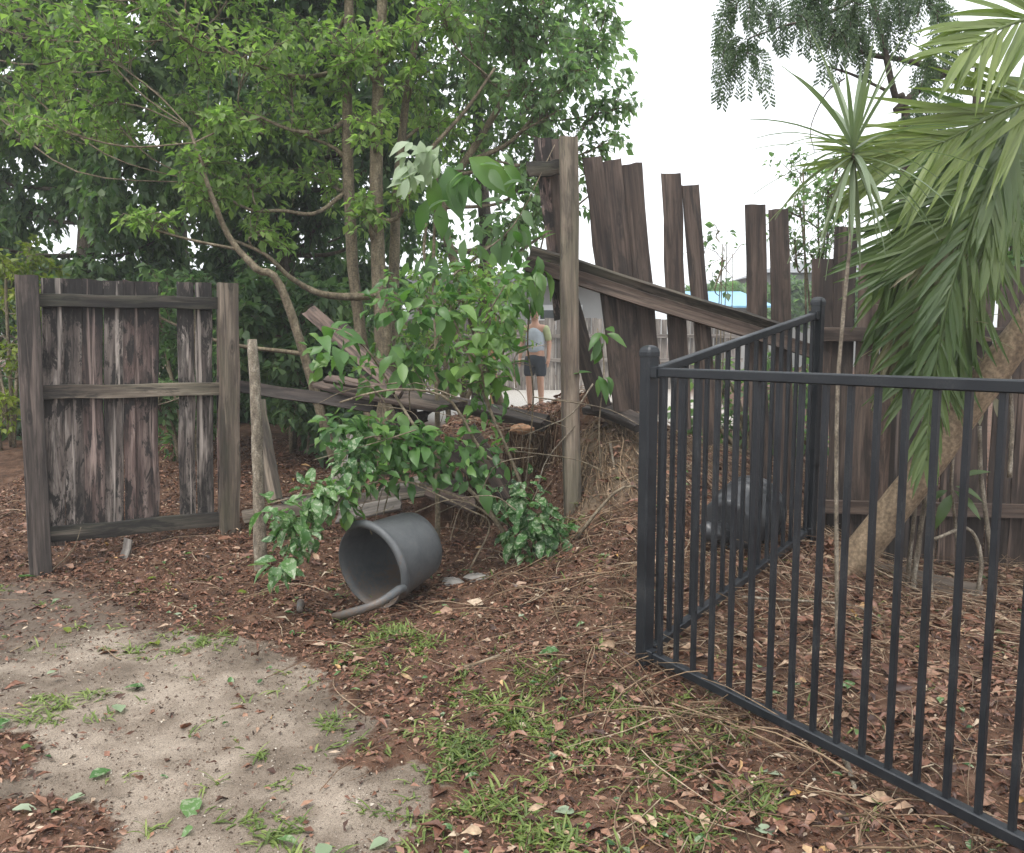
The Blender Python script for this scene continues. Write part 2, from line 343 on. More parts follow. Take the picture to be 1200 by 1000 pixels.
def axis(fine0, fine1, step, lo, hi):
    a = list(np.arange(fine0, fine1+1e-6, step)); s = step
    v = fine1
    while v < hi: s *= 1.18; v += s; a.append(v)
    s = step; v = fine0; b = []
    while v > lo: s *= 1.18; v -= s; b.append(v)
    return np.array(b[::-1]+a)
gx = axis(-4.2, 4.0, .03, -600, 600); gy = axis(1.4, 7.2, .03, -60, 900)
GX, GY = np.meshgrid(gx, gy); GZ = H(GX, GY)
sm = sandmask(GX, GY)
near = (np.abs(GX) < 5) & (GY < 8)
GZ += np.where(near, (1-sm)*rng.normal(0, .006, GX.shape) + sm*rng.normal(0, .0012, GX.shape), 0)
nx_, ny_ = len(gx), len(gy)
idx = np.arange(nx_*ny_).reshape(ny_, nx_)
GF = np.stack((idx[:-1, :-1], idx[:-1, 1:], idx[1:, 1:], idx[1:, :-1]), -1).reshape(-1, 4)
def ground_mat():
    m, N, L, B = nt('bare_ground')
    g = N.new('ShaderNodeNewGeometry'); P = g.outputs['Position']
    def attr(n): a = N.new('ShaderNodeAttribute'); a.attribute_name = n; return a.outputs['Fac']
    big = noise(N, L, P, 2.2, 5, .6); mid = noise(N, L, P, 11, 6, .65); fine = noise(N, L, P, 130, 4, .7); gr = noise(N, L, P, 420, 2, .6)
    sand = ramp(N, [(.30, (.090, .070, .053)), (.46, (.190, .152, .118)), (.62, (.300, .250, .200))]); 
    mixn = math_(N, L, 'ADD', math_(N, L, 'MULTIPLY', big.outputs[0], .65), math_(N, L, 'MULTIPLY', mid.outputs[0], .35)); L.new(mixn, sand.inputs[0])
    sp = ramp(N, [(.34, (.45,)*3), (.46, (.95,)*3), (.75, (1.15,)*3)]); L.new(gr.outputs[0], sp.inputs[0])
    sandc = mixc(N, L, 1, sand.outputs[0], sp.outputs[0], 'MULTIPLY')
    wet = noise(N, L, P, 1.1, 3, .5); wr = ramp(N, [(.42, (.80, .78, .76)), (.6, (1.22,)*3)]); L.new(wet.outputs[0], wr.inputs[0]); sandc = mixc(N, L, 1, sandc, wr.outputs[0], 'MULTIPLY')
    gt = noise(N, L, P, 190, 3, .8); gtr = ramp(N, [(.36, (.35,)*3), (.44, (.9,)*3), (.6, (1.0,)*3), (.68, (1.35,)*3)]); L.new(gt.outputs[0], gtr.inputs[0]); sandc = mixc(N, L, 1, sandc, gtr.outputs[0], 'MULTIPLY')
    vo = N.new('ShaderNodeTexVoronoi'); vo.feature = 'DISTANCE_TO_EDGE'; vo.inputs['Scale'].default_value = 3.2; wp = N.new('ShaderNodeVectorMath'); wp.operation = 'MULTIPLY_ADD'; L.new(mid.outputs['Color'], wp.inputs[0]); wp.inputs[1].default_value = (.35,)*3; L.new(P, wp.inputs[2]); L.new(wp.outputs[0], vo.inputs['Vector'])
    cb = noise(N, L, P, 3.3, 2); ck = math_(N, L, 'ADD', vo.outputs['Distance'], math_(N, L, 'MULTIPLY', math_(N, L, 'SUBTRACT', .58, cb.outputs[0], True), .5))
    ckr = ramp(N, [(.004, (.35,)*3), (.016, (1,)*3)]); L.new(ck, ckr.inputs[0]); sandc = mixc(N, L, 1, sandc, ckr.outputs[0], 'MULTIPLY')
    soil = ramp(N, [(.3, (.036, .020, .013)), (.5, (.100, .054, .034)), (.7, (.175, .105, .070))]); L.new(mid.outputs[0], soil.inputs[0])
    soilc = mixc(N, L, 1, soil.outputs[0], sp.outputs[0], 'MULTIPLY')
    dirtc = mixc(N, L, attr('dirt'), soilc, (.115, .088, .068))
    f = math_(N, L, 'ADD', attr('sand'), math_(N, L, 'MULTIPLY', math_(N, L, 'SUBTRACT', mid.outputs[0], .5), 1.5))
    fr = ramp(N, [(.42, (0,)*3), (.62, (1,)*3)]); L.new(f, fr.inputs[0])
    c = mixc(N, L, fr.outputs[0], dirtc, sandc)
    clay = ramp(N, [(.3, (.065, .046, .030)), (.5, (.13, .097, .066)), (.7, (.20, .155, .11))]); L.new(mid.outputs[0], clay.inputs[0])
    c = mixc(N, L, attr('clay'), c, clay.outputs[0])
    grv = ramp(N, [(.35, (.26, .235, .20)), (.6, (.50, .47, .43))]); L.new(fine.outputs[0], grv.inputs[0])
    c = mixc(N, L, attr('gravel'), c, grv.outputs[0])
    L.new(c, B.inputs['Base Color']); B.inputs['Roughness'].default_value = .9; B.inputs['Specular IOR Level'].default_value = .2
    h = math_(N, L, 'ADD', math_(N, L, 'MULTIPLY', mid.outputs[0], 1.0), math_(N, L, 'MULTIPLY', fine.outputs[0], .35))
    bump(N, L, B, h, .6, .02)
    return m
me = new_mesh('ground', np.stack((GX, GY, GZ), -1).reshape(-1, 3), GF, ground_mat(), True)
def setattr_(nm, val): a = me.attributes.new(nm, 'FLOAT', 'POINT'); a.data.foreach_set('value', np.asarray(val, np.float32).ravel())
setattr_('sand', sm)
setattr_('dirt', polymask(GX, GY, DIRT, .15))
setattr_('clay', sstep(.3, .45, GX)*(1-sstep(.85, 1.05, GX))*sstep(4.65, 4.95, GY)*(1-sstep(5.5, 5.7, GY))*.95)
setattr_('gravel', sstep(10, 12, GY)*(1-sstep(21, 22, GY))*sstep(-4, -3, GX)*(1-sstep(3, 4, GX)))
tag(link('ground', me), 'bare sandy yard with mulch strewn soil rising to a washed out bank', 'ground', kind='structure')

# ------------------------------------------------------------------ timber
def board_mesh(Lh, wd, th, warp=.01, rag=.006, seg=6, taper=0.0, jag=0.0):
    xs = np.array((-.5, -.47, -.17, .17, .47, .5))*wd; k = len(xs)
    V = []; bow = random.uniform(-1, 1)*warp; cup = random.uniform(-1, 1)*warp*.5; tw = random.uniform(-1, 1)*warp
    sl0, sl1 = random.uniform(-rag, rag), random.uniform(-rag, rag)
    e0 = [sl0*x/wd+random.uniform(-rag, rag)*.3 for x in xs]; e1 = [sl1*x/wd+random.uniform(-rag, rag)*.3-jag*random.random() for x in xs]
    for i in range(seg+1):
        t = i/seg; ew = 1-taper*t; wob = random.uniform(-.006, .006)*wd/.1 if 0 < i < seg else 0
        for side in (-1, 1):
            for j, x in enumerate(xs):
                z = t*Lh + (e0[j] if i == 0 else e1[j] if i == seg else 0)
                yy = side*th/2*(.6 if j in (0, k-1) else 1)
                V.append((x*ew+bow*4*t*(1-t)*.4+(wob if abs(x) > .4*wd else 0), yy+bow*4*t*(1-t)+tw*(t-.5)*x/wd*2+cup*(x/wd)**2*4, z))
    F = []; r = 2*k
    for i in range(seg):
        a, b = i*r, (i+1)*r
        for j in range(k-1):
            F.append((a+j, a+j+1, b+j+1, b+j)); F.append((a+k+j+1, a+k+j, b+k+j, b+k+j+1))
        F.append((a+k, a, b, b+k)); F.append((a+k-1, a+r-1, b+r-1, b+k-1))
    for j in range(k-1):
        F.append((j+1, j, k+j, k+j+1)); q = seg*r; F.append((q+j, q+j+1, q+k+j+1, q+k+j))
    return np.array(V), F
def board(name, P0, P1, wd, th, mat, parent=None, face=(0, -1, 0), roll=0.0, **kw):
    """a board from P0 to P1 whose wide side looks towards face"""
    P0 = Vector(P0); P1 = Vector(P1); z = (P1-P0); Lh = z.length; z.normalize()
    y = -Vector(face); y = (y - z*y.dot(z)).normalized(); x = y.cross(z)
    V, F = board_mesh(Lh, wd, th, **kw)
    o = link(name, new_mesh(name, V, F, mat), parent)
    m = Matrix((x, y, z)).transposed().to_4x4() @ Matrix.Rotation(roll, 4, 'Z')
    m.translation = P0 - (Vector(ORIG[root_of(parent).name]) if parent else Vector((0, 0, 0)))
    o.matrix_local = m
    return o

# --- standing panel on the left
LA, LB = (at(41, 500, 5.16)[:2]), (at(267, 500, 5.72)[:2])
ln = np.array((LB-LA)); ln = np.array((ln[1], -ln[0]))/np.linalg.norm(ln); lface = (ln[0], ln[1], 0)
t = thing('paling_fence', 'standing section of weathered timber paling fence at left with one paling missing', 'fence', (*LA, Hs(*LA)))
board('post', online(49, 672, LA, LB, .03)-np.array((0,0,.25)), online(31, 323, LA, LB, .03), .125, .1, M['postdark'], t, lface, rag=.008, warp=.006)
board('post', online(268, 612, LA, LB, .03)-np.array((0,0,.25)), online(267, 332, LA, LB, .03), .125, .11, M['post'], t, lface, rag=.008, warp=.006)
for (ua, va, ub, vb, wd, rm) in ((43, 352, 259, 355.5, .078, 'raildark'), (50, 460, 259, 456, .085, 'rail'), (57, 627, 262, 608, .095, 'raildark')):
    board('rail', online(ua, va, LA, LB, -.005), online(ub, vb, LA, LB, -.005), wd, .045, M[rm], t, lface, rag=.004, warp=.006)
for (uc, wpx, vt, vb, k) in ((62, 24, 326, 640, 0), (86, 22.5, 327, 634, 0), (109.5, 23, 328, 630, 1), (133, 23, 329, 628, 0), (151, 13, 329, 624, 1), (172, 29, 330, 618, 1), (218, 20.5, 331, 612, 0), (239, 21, 331, 609, 0), (259, 9, 332, 606, 1)):
    p0 = online(uc+random.uniform(0, 3), vb, LA, LB, -.04-random.uniform(0, .004)); p1 = online(uc-1, vt, LA, LB, -.04-random.uniform(0, .004))
    board('paling', p0, p1, wpx/1000*5.42*.93, .018, M['palered' if k else 'pale'], t, lface, rag=.01, warp=.008)

# --- leaning section in the middle
CA, CB = np.array((.30, 5.12)), np.array((1.95, 5.40))
cn = CB-CA; cn = np.array((cn[1], -cn[0]))/np.linalg.norm(cn); cface = (cn[0], cn[1], 0)
def cp(u, v, off=0): return online(u, v, CA, CB, off)
t = thing('paling_fence', 'broken paling fence with leaning dark boards on a sagging rail above the washed out bank', 'fence', (.33, 5.0, .38))
board('post', at(672, 606, 5.0)-np.array((0,0,.25)), at(666, 162, 5.0), .105, .1, M['post'], t, (0, -1, 0), rag=.01, warp=.006)
z6 = lambda x, y: (600+x/2.857, 150+y/2.857)
for (tx, ty, bx, by, wd, m_) in ((100, 35, 168, 640, .104, 'palered'), (148, 38, 190, 640, .10, 'dark'), (158, 480, 300, 940, .125, 'dark'), (267, 98, 372, 950, .118, 'dark'),
        (334, 107, 415, 950, .118, 'dark'), (402, 120, 478, 960, .125, 'dark'), (532, 153, 568, 1010, .122, 'dark'), (597, 192, 668, 1060, .108, 'dark'),
        (815, 257, 832, 1330, .13, 'dark'), (892, 273, 912, 1330, .132, 'dark')):
    off = -.045-random.uniform(0, .012)
    board('paling', cp(*z6(bx, by), off), cp(*z6(tx, ty), off), wd, .019, M[m_], t, cface, rag=.012, warp=.012)
board('rail', cp(*z6(52, 140), .01), cp(*z6(165, 130), .01), .085, .04, M['rail'], t, cface, rag=.02)
board('rail', cp(*z6(45, 455), .0), cp(*z6(1130, 790), .0), .085, .045, M['dark'], t, cface, rag=.01, warp=.02)
board('rail', cp(*z6(60, 420), .005), cp(*z6(905, 672), .005), .085, .04, M['rail'], t, cface, roll=.5, rag=.012, warp=.02, jag=.08, taper=.2)

# --- fence on the right behind the palm
RA, RB = np.array((1.85, 5.28)), np.array((4.2, 5.0))
rn = RB-RA; rn = np.array((rn[1], -rn[0]))/np.linalg.norm(rn); rface = (rn[0], rn[1], 0)
t = thing('paling_fence', 'dark brown paling fence behind the palm fronds on the right', 'fence', (2.9, 5.1, .03))
x = 0.0; Ltot = float(np.linalg.norm(RB-RA)); i = 0; e = (RB-RA)/Ltot
while x < Ltot:
    wd = random.uniform(.125, .15); c = RA+e*(x+wd/2)-rn*(.03+.012*(i % 2))
    top = 2.1 if i == 1 else random.uniform(1.84, 1.94)
    z0 = Hs(c[0], c[1])
    lean = random.uniform(-.02, .02)
    board('paling', (c[0], c[1], z0-.08), (c[0]+lean, c[1]+random.uniform(-.01, .01), top), wd-.004, .018, M['dark' if i % 3 else 'brownplank'], t, rface, rag=.012, warp=.01)
    x += wd; i += 1
for z in (.38, 1.45):
    P = RA+rn*.01; Q = RB+rn*.01; board('rail', (P[0], P[1], z), (Q[0], Q[1], z), .085, .045, M['dark'], t, rface)
for f in (.22, .78):
    c = RA+e*Ltot*f+rn*.09; board('post', (c[0], c[1], -.2), (c[0], c[1], 1.8), .11, .1, M['postdark'], t, rface)

# --- loose timber in the middle
def loose(label, ua, va, ya, ub, vb, yb, wd, th, mat, face=(0, -.5, .85), **kw):
    o = board('loose_plank', at(ua, va, ya), at(ub, vb, yb), wd, th, M[mat], None, face, **kw); return tag(o, label, 'plank')
loose('long fallen fence rail running from the round log stake towards the shrub', 280, 453, 5.85, 440, 477, 5.4, .08, .045, 'postdark', (0, -1, .2))
loose('wide dark board lying flat across the gap at the end of the fallen rail', 385, 447, 5.75, 530, 476, 5.05, .28, .03, 'dark', (.1, -.25, 1), warp=.02)
loose('upper brown plank sticking up at a slant from the pile of fallen boards', 362, 364, 6.1, 468, 456, 5.35, .105, .025, 'brownplank', (-.6, -.7, .6), rag=.03)
loose('grey plank slanting up just behind the brown one in the fallen boards', 398, 385, 6.2, 455, 456, 5.55, .13, .02, 'dark', (-.5, -.8, .5), rag=.03)
loose('narrow splintered board beneath the slanting brown plank', 383, 444, 5.5, 470, 462, 5.2, .06, .03, 'brownplank', (0, -.8, .6), rag=.03)
loose('black shaded plank propped steeply under the shrub left of the hollow', 466, 462, 5.35, 512, 562, 5.5, .14, .025, 'dark', (-.4, -.9, .3), rag=.03)
loose('second dark plank propped steeply close to the hollow in the bank', 520, 520, 5.5, 572, 560, 5.45, .15, .025, 'dark', (-.4, -.8, .5), rag=.03)
loose('long bottom rail lying low from the standing panel to behind the grey tub', 286, 606, 5.62, 545, 567, 5.45, .09, .05, 'rail', (0, -.9, .3), warp=.02)
loose('pale grey board lying behind the low rail above the grey tub', 440, 582, 5.75, 528, 549, 6.0, .17, .02, 'palewood', (0, -.25, 1), rag=.03)
loose('grey board lying on the litter just above the rim of the tub', 396, 606, 5.35, 470, 590, 5.35, .15, .02, 'greypal', (0, -.4, 1), rag=.03)
loose('thin wedge of timber leaning behind the round log stake', 302, 470, 5.5, 322, 585, 5.35, .10, .03, 'post', (.4, -.9, .2), rag=.02)
loose('short pale board standing upright behind the hanging shrub leaves', 408, 503, 5.5, 390, 585, 5.5, .085, .02, 'palewood', (.2, -1, .1), rag=.02)
loose('dark timber edging along the crest of the bank in front of the person', 528, 472, 6.3, 640, 497, 5.66, .10, .07, 'postdark', (0, -.6, .8), warp=.02)
loose('dark rotten timber lying at the top of the bank right of the tall post', 690, 478, 5.45, 752, 500, 5.1, .12, .05, 'postdark', (0, -.6, .8), warp=.02)
loose('long half buried timber sleeper at the foot of the right fence', 1000, 668, 4.75, 1150, 700, 4.45, .12, .08, 'post', (0, -.8, .6), warp=.02)
loose('short broken dark board jammed under the wide flat board', 455, 500, 5.3, 505, 486, 5.25, .09, .025, 'dark', (.2, -.6, .8), rag=.04, jag=.05)
loose('splintered reddish board end pointing at the grey tub', 500, 575, 5.3, 560, 596, 5.1, .10, .022, 'brownplank', (-.2, -.5, .9), rag=.04, jag=.06)
loose('dark board leaning against the hollow of the bank', 548, 505, 5.45, 598, 585, 5.3, .13, .022, 'dark', (-.5, -.8, .4), rag=.04, jag=.05)
loose('weathered board lying flat on the litter behind the low rail', 330, 590, 6.0, 420, 572, 6.2, .13, .02, 'pale', (0, -.3, 1), rag=.03)
o = board('timber_offcut', ground_at(145, 655), ground_at(145, 655)+np.array((.02, .04, .12)), .055, .02, M['greypal'], None, (0, -1, .2), rag=.01, seg=2)
tag(o, 'small grey timber offcut leaning on the bottom rail of the left panel', 'offcut')

mb = MB(); g0 = ground_at(305, 668); Yg = g0[1]
mb.tube(spline([g0-np.array((0,0,.15)), at(304, 600, Yg+.02), at(301, 520, Yg+.04), at(299, 450, Yg+.06), at(295, 398, Yg+.08)], 14), np.linspace(.04, .028, 14), 8, wob=.06)
st = mb.build('log_stake', M['lichen'], smooth=True, base=g0)
tag(st, 'thin round lichen spotted log stake standing beside the left fence panel', 'stake')

# ------------------------------------------------------------------ pool fence
def beam(name, P0, P1, wd, th, mat, parent, face, ch=.15, cap=None):
    """square hollow section with chamfered edges"""
    P0 = np.array(P0, float); P1 = np.array(P1, float); z = unit(P1-P0); y = -np.array(face, float); y = unit(y-z*(y@z)); x = np.cross(y, z)
    c = [(-.5, -.5+ch), (-.5+ch, -.5), (.5-ch, -.5), (.5, -.5+ch), (.5, .5-ch), (.5-ch, .5), (-.5+ch, .5), (-.5, .5-ch)]
    V = []; lev = [(P0, 1), (P1, 1)]
    if cap: lev = [(P0, 1), (P1, 1), (P1+z*.001, 1.12), (P1+z*.018, 1.12), (P1+z*.028, 1.04), (P1+z*.037, .86), (P1+z*.043, .55), (P1+z*.045, .2)]
    for p, s in lev:
        for a, b in c: V.append(p+x*a*wd*s+y*b*th*s)
    F = [(7,6,5,4,3,2,1,0), tuple((len(lev)-1)*8+j for j in range(8))]
    for i in range(len(lev)-1):
        for j in range(8): F.append((i*8+j, i*8+(j+1) % 8, i*8+8+(j+1) % 8, i*8+8+j))
    return part(name, V, F, mat, parent)
PC = at(755, 772, 3.4)                                                       # corner post base
def pool_panel(name, label, A, B, ztA, ztB, zbA, zbB, n, post, skip=.06):
    A = np.array(A, float); B = np.array(B, float); e = B-A; Lp = np.linalg.norm(e); e = e/Lp; f = (e[1], -e[0], 0) if e[1] < 0 else (-e[1], e[0], 0)
    t = thing(name, label, 'pool fence', (*A, zbA))
    if post: beam('post', (post[0], post[1], post[2]), (post[0], post[1], post[3]), .058, .058, M['steel'], t, f, .12, True)
    a = A+e*.036; b = B-e*.036 if Lp < 2 else B
    beam('top_rail', (*a, ztA), (*b, ztB), .036, .036, M['steel'], t, f, .12)
    beam('bottom_rail', (*a, zbA), (*b, zbB), .036, .036, M['steel'], t, f, .12)
    ends = [(a, 0.0, 1), (b, 1.0, -1)] if Lp < 2 else [(a, 0.0, 1)]
    for p_, q, sg in ends:
        for zz in (ztA+(ztB-ztA)*q, zbA+(zbB-zbA)*q):
            beam('bracket', (*(p_-e*sg*.004), zz), (*(p_+e*sg*.03), zz), .046, .046, M['steel'], t, f, .1)
    for i in range(n):
        q = (i+1)*.0915/Lp
        if q > .985: break
        c = A+e*Lp*q; zt = ztA+(ztB-ztA)*q; zb = zbA+(zbB-zbA)*q
        beam('baluster', (*c, zb+.012), (*c, zt-.012), .0185, .0185, M['steel'], t, f, .12)
    return t
cz = PC[2]; A = np.array(PC[:2])
ztop = at(765, 436, 3.4)[2]
Bv = A+np.array((.66, -1.0))*1.75                                            # runs past the right edge of the picture
zslope = 0.0
pool_panel('pool_fence_panel', 'front panel of dark pool fence running from corner post to the right edge', A, Bv, ztop, ztop+.02, PC[2]+.03, PC[2]-.04, 30, (A[0], A[1], cz-.15, at(755, 418, 3.4)[2]))
FP = at(948, 640, 4.6); Bp = FP[:2]
zb2 = at(948, 622, 4.6)[2]; zt2 = at(943, 370, 4.6)[2]
pool_panel('pool_fence_panel', 'rear panel of dark pool fence climbing from the corner towards the broken palings', A+unit(Bp-A)*.004, Bp, ztop, zt2, PC[2]+.03, zb2, 20, (Bp[0], Bp[1], zb2-.2, at(948, 358, 4.6)[2]))

# ------------------------------------------------------------------ tub and pot
def frame_from(axis_, up=(0, 0, 1)):
    z = unit(np.array(axis_, float)); x = unit(np.cross(np.array(up, float), z)); y = np.cross(z, x); return x, y, z
g0 = ground_at(455, 700)
t = thing('plastic_tub', 'grey plastic tub lying on its side with torn rim on the mulch', 'tub', g0)
axis_ = np.array((-.56, -.78, -.14)); X_, Y_, Z_ = frame_from(axis_)
oc = at(433, 666, 4.3)                                                      # centre of the opening
def ringpt(s, a, r): return oc + Z_*s + (X_*math.cos(a)+Y_*math.sin(a))*r
prof_o = [(0, .226), (-.05, .222), (-.15, .212), (-.25, .202), (-.33, .192), (-.365, .184), (-.375, .165)]
prof_i = [(-.365, .155), (-.35, .178), (-.25, .195), (-.15, .205), (-.05, .215), (0, .219)]
k = 40; V = []; F = []
for (s, r) in prof_o+prof_i:
    for j in range(k): V.append(ringpt(s, 2*math.pi*j/k, r))
n1 = len(prof_o); nn = n1+len(prof_i)
for i in range(nn-1):
    if i == n1-1: continue
    for j in range(k): F.append((i*k+j, i*k+(j+1) % k, (i+1)*k+(j+1) % k, (i+1)*k+j))
for j in range(k): F.append(((nn-1)*k+j, (nn-1)*k+(j+1) % k, (j+1) % k, j))
F.append(tuple((n1-1)*k+j for j in range(k))); F.append(tuple(n1*k+j for j in range(k-1, -1, -1)))
part('body', V, F, M['tub'], t, True)
mb = MB(); pts = []
for a in np.linspace(R(125), R(-28), 26): pts.append(ringpt(-.012, a, .236))
if pts[-1][0] < pts[0][0]: pass
e1 = at(470, 690, 4.12); e2 = at(440, 709, 4.02); e3 = ground_at(392, 728)+np.array((0, 0, .02))
pp = np.vstack((np.array(pts), spline([pts[-1], e1, e2, e3], 9)[1:]))
TUBP = (pp, X_, Y_, Z_)
mb.tube(pp, .022, 8); mb.build('rim', M['tub'], t, True)
mb = MB(); c = ground_at(352, 716); mb.tube(spline([c+np.array((.01, -.05, .01)), c+np.array((0, 0, .045)), c+np.array((-.005, .05, .01))], 6), .018, 8)
tag(mb.build('broken_rim_piece', M['tub'], smooth=True, base=c), 'short broken piece of grey plastic rim left of the tub', 'plastic piece')

pc0 = at(868, 606, 4.5)
t = thing('plastic_pot', 'black ribbed plastic plant pot lying on its side behind the pool fence', 'pot', (pc0[0], pc0[1], Hs(pc0[0], pc0[1])))
X_, Y_, Z_ = frame_from((-.62, -.75, -.12))
V = []; F = []; k = 32
prof = [(-.17, .12), (-.17, .188), (-.15, .192), (-.145, .182), (-.11, .180), (-.105, .188), (-.09, .188), (-.085, .178), (-.05, .175), (-.045, .183), (-.03, .183), (-.025, .172), (.10, .155), (.16, .148), (.175, .135), (.165, .10), (.165, .001)]
for (s, r) in prof:
    for j in range(k): a = 2*math.pi*j/k; V.append(pc0+Z_*s+(X_*math.cos(a)+Y_*math.sin(a))*r)
for i in range(len(prof)-1):
    for j in range(k): F.append((i*k+j, i*k+(j+1) % k, (i+1)*k+(j+1) % k, (i+1)*k+j))
part('body', V, F, M['pot'], t, True)
tab = at(830, 625, 4.33)
mb = MB(); mb.tube([tab+np.array((-.02, 0, .05)), tab+np.array((0, 0, .0)), tab+np.array((.09, .04, .0))], [.03, .055, .06], 10); mb.build('handle', M['pot'], t, True)

def stone(name, label, cat, c, r, mat):
    V = []; k = 9; F = []
    for i, ph in enumerate(np.linspace(-.48*math.pi, .48*math.pi, 6)):
        for j in range(k):
            s = 1+random.uniform(-.16, .16); a = 2*math.pi*j/k
            V.append((c[0]+r[0]*s*math.cos(ph)*math.cos(a), c[1]+r[1]*s*math.cos(ph)*math.sin(a), c[2]+r[2]*s*math.sin(ph)))
    for i in range(5):
        for j in range(k): F.append((i*k+j, i*k+(j+1) % k, i*k+k+(j+1) % k, i*k+k+j))
    F += [tuple(range(k-1, -1, -1)), tuple(5*k+j for j in range(k))]
    tag(part(name, V, F, mat, base=c), label, cat)
stone('stone', 'pale grey stone in the mulch right of the tub, the left one of two', 'stone', ground_at(530, 684), (.07, .05, .035), M['stone'])
stone('stone', 'flat grey stone in the mulch below the shrub, the right one of two', 'stone', ground_at(560, 678), (.08, .05, .03), M['stone'])
stone('clay_lump', 'orange brown lump of clay at the crest of the bank left of the tall post', 'clay lump', at(612, 503, 5.62), (.085, .06, .035), M['brick'])

# ------------------------------------------------------------------ leaves
TPL = {5: (np.array([(0,0,0),(.42,-.5,.10),(.45,0,0),(.42,.5,.10),(1,0,-.10)], float), np.array([(0,1,2),(0,2,3),(1,4,2),(2,4,3)])),
       9: (np.array([(0,0,0),(.22,-.36,.05),(.22,0,0),(.22,.36,.05),(.55,-.46,.06),(.55,0,-.02),(.55,.46,.06),(.82,-.22,-.04),(.82,.22,-.04),(1,0,-.16)], float),
           np.array([(0,1,2),(0,2,3),(1,4,5),(1,5,2),(2,5,6),(2,6,3),(4,7,5),(5,7,9),(5,9,8),(5,8,6)]))}
def leaves(P, D, Nn, Ln, Wd, tpl=5):
    """many leaves as one array of triangles: stalk point, direction, normal, length, width"""
    T, Fc = TPL[tpl]; P = np.asarray(P, float); n = len(P)
    D = unit(np.asarray(D, float)); S = unit(np.cross(Nn, D)); Nn = np.cross(D, S)
    Ln = np.broadcast_to(Ln, (n,)); Wd = np.broadcast_to(Wd, (n,))
    curl = rng.uniform(.4, 2.2, n)
    V = (P[:, None, :] + D[:, None, :]*(T[None, :, 0, None]*Ln[:, None, None]) + S[:, None, :]*(T[None, :, 1, None]*Wd[:, None, None])
         + Nn[:, None, :]*(T[None, :, 2, None]*(Ln*curl)[:, None, None]))
    if tpl == 9: V = V+rng.normal(0, 1, V.shape)*(Ln*.035)[:, None, None]
    m = len(T); F = (Fc[None] + (np.arange(n)*m)[:, None, None]).reshape(-1, 3)
    return V.reshape(-1, 3), F
def rand_in_ellipsoid(n):
    d = unit(rng.normal(size=(n, 3))); return d*(rng.random((n, 1))**(1/2.4))
def crown_leaves(twigs, per, ln, droop, ratio=.5, tpl=5, start=.25, spread=1.0):
    """leaves set along twig polylines"""
    Ps, Ds = [], []
    for tw in twigs:
        T = np.gradient(tw, axis=0); m = len(tw)-1
        tt = start+(1-start)*rng.random(per); f = tt*m; i = np.minimum(f.astype(int), m-1); fr = (f-i)[:, None]
        p = tw[i]*(1-fr)+tw[i+1]*fr; d = unit(T[i])
        Ps.append(p); Ds.append(d)
    P = np.concatenate(Ps); D = np.concatenate(Ds)
    lat = rng.normal(size=P.shape); lat -= D*(lat*D).sum(1, keepdims=True)
    Dl = unit(D*.45+unit(lat)*spread*.8+np.array((0, 0, -droop)))
    Nn = unit(np.array((0, 0, 1.0))+rng.normal(0, .55, P.shape))
    Ln = ln*rng.uniform(.6, 1.3, len(P)); P = P+unit(lat)*ln*.15
    return leaves(P, Dl, Nn, Ln, Ln*ratio*rng.uniform(.8, 1.2, len(P)), tpl)
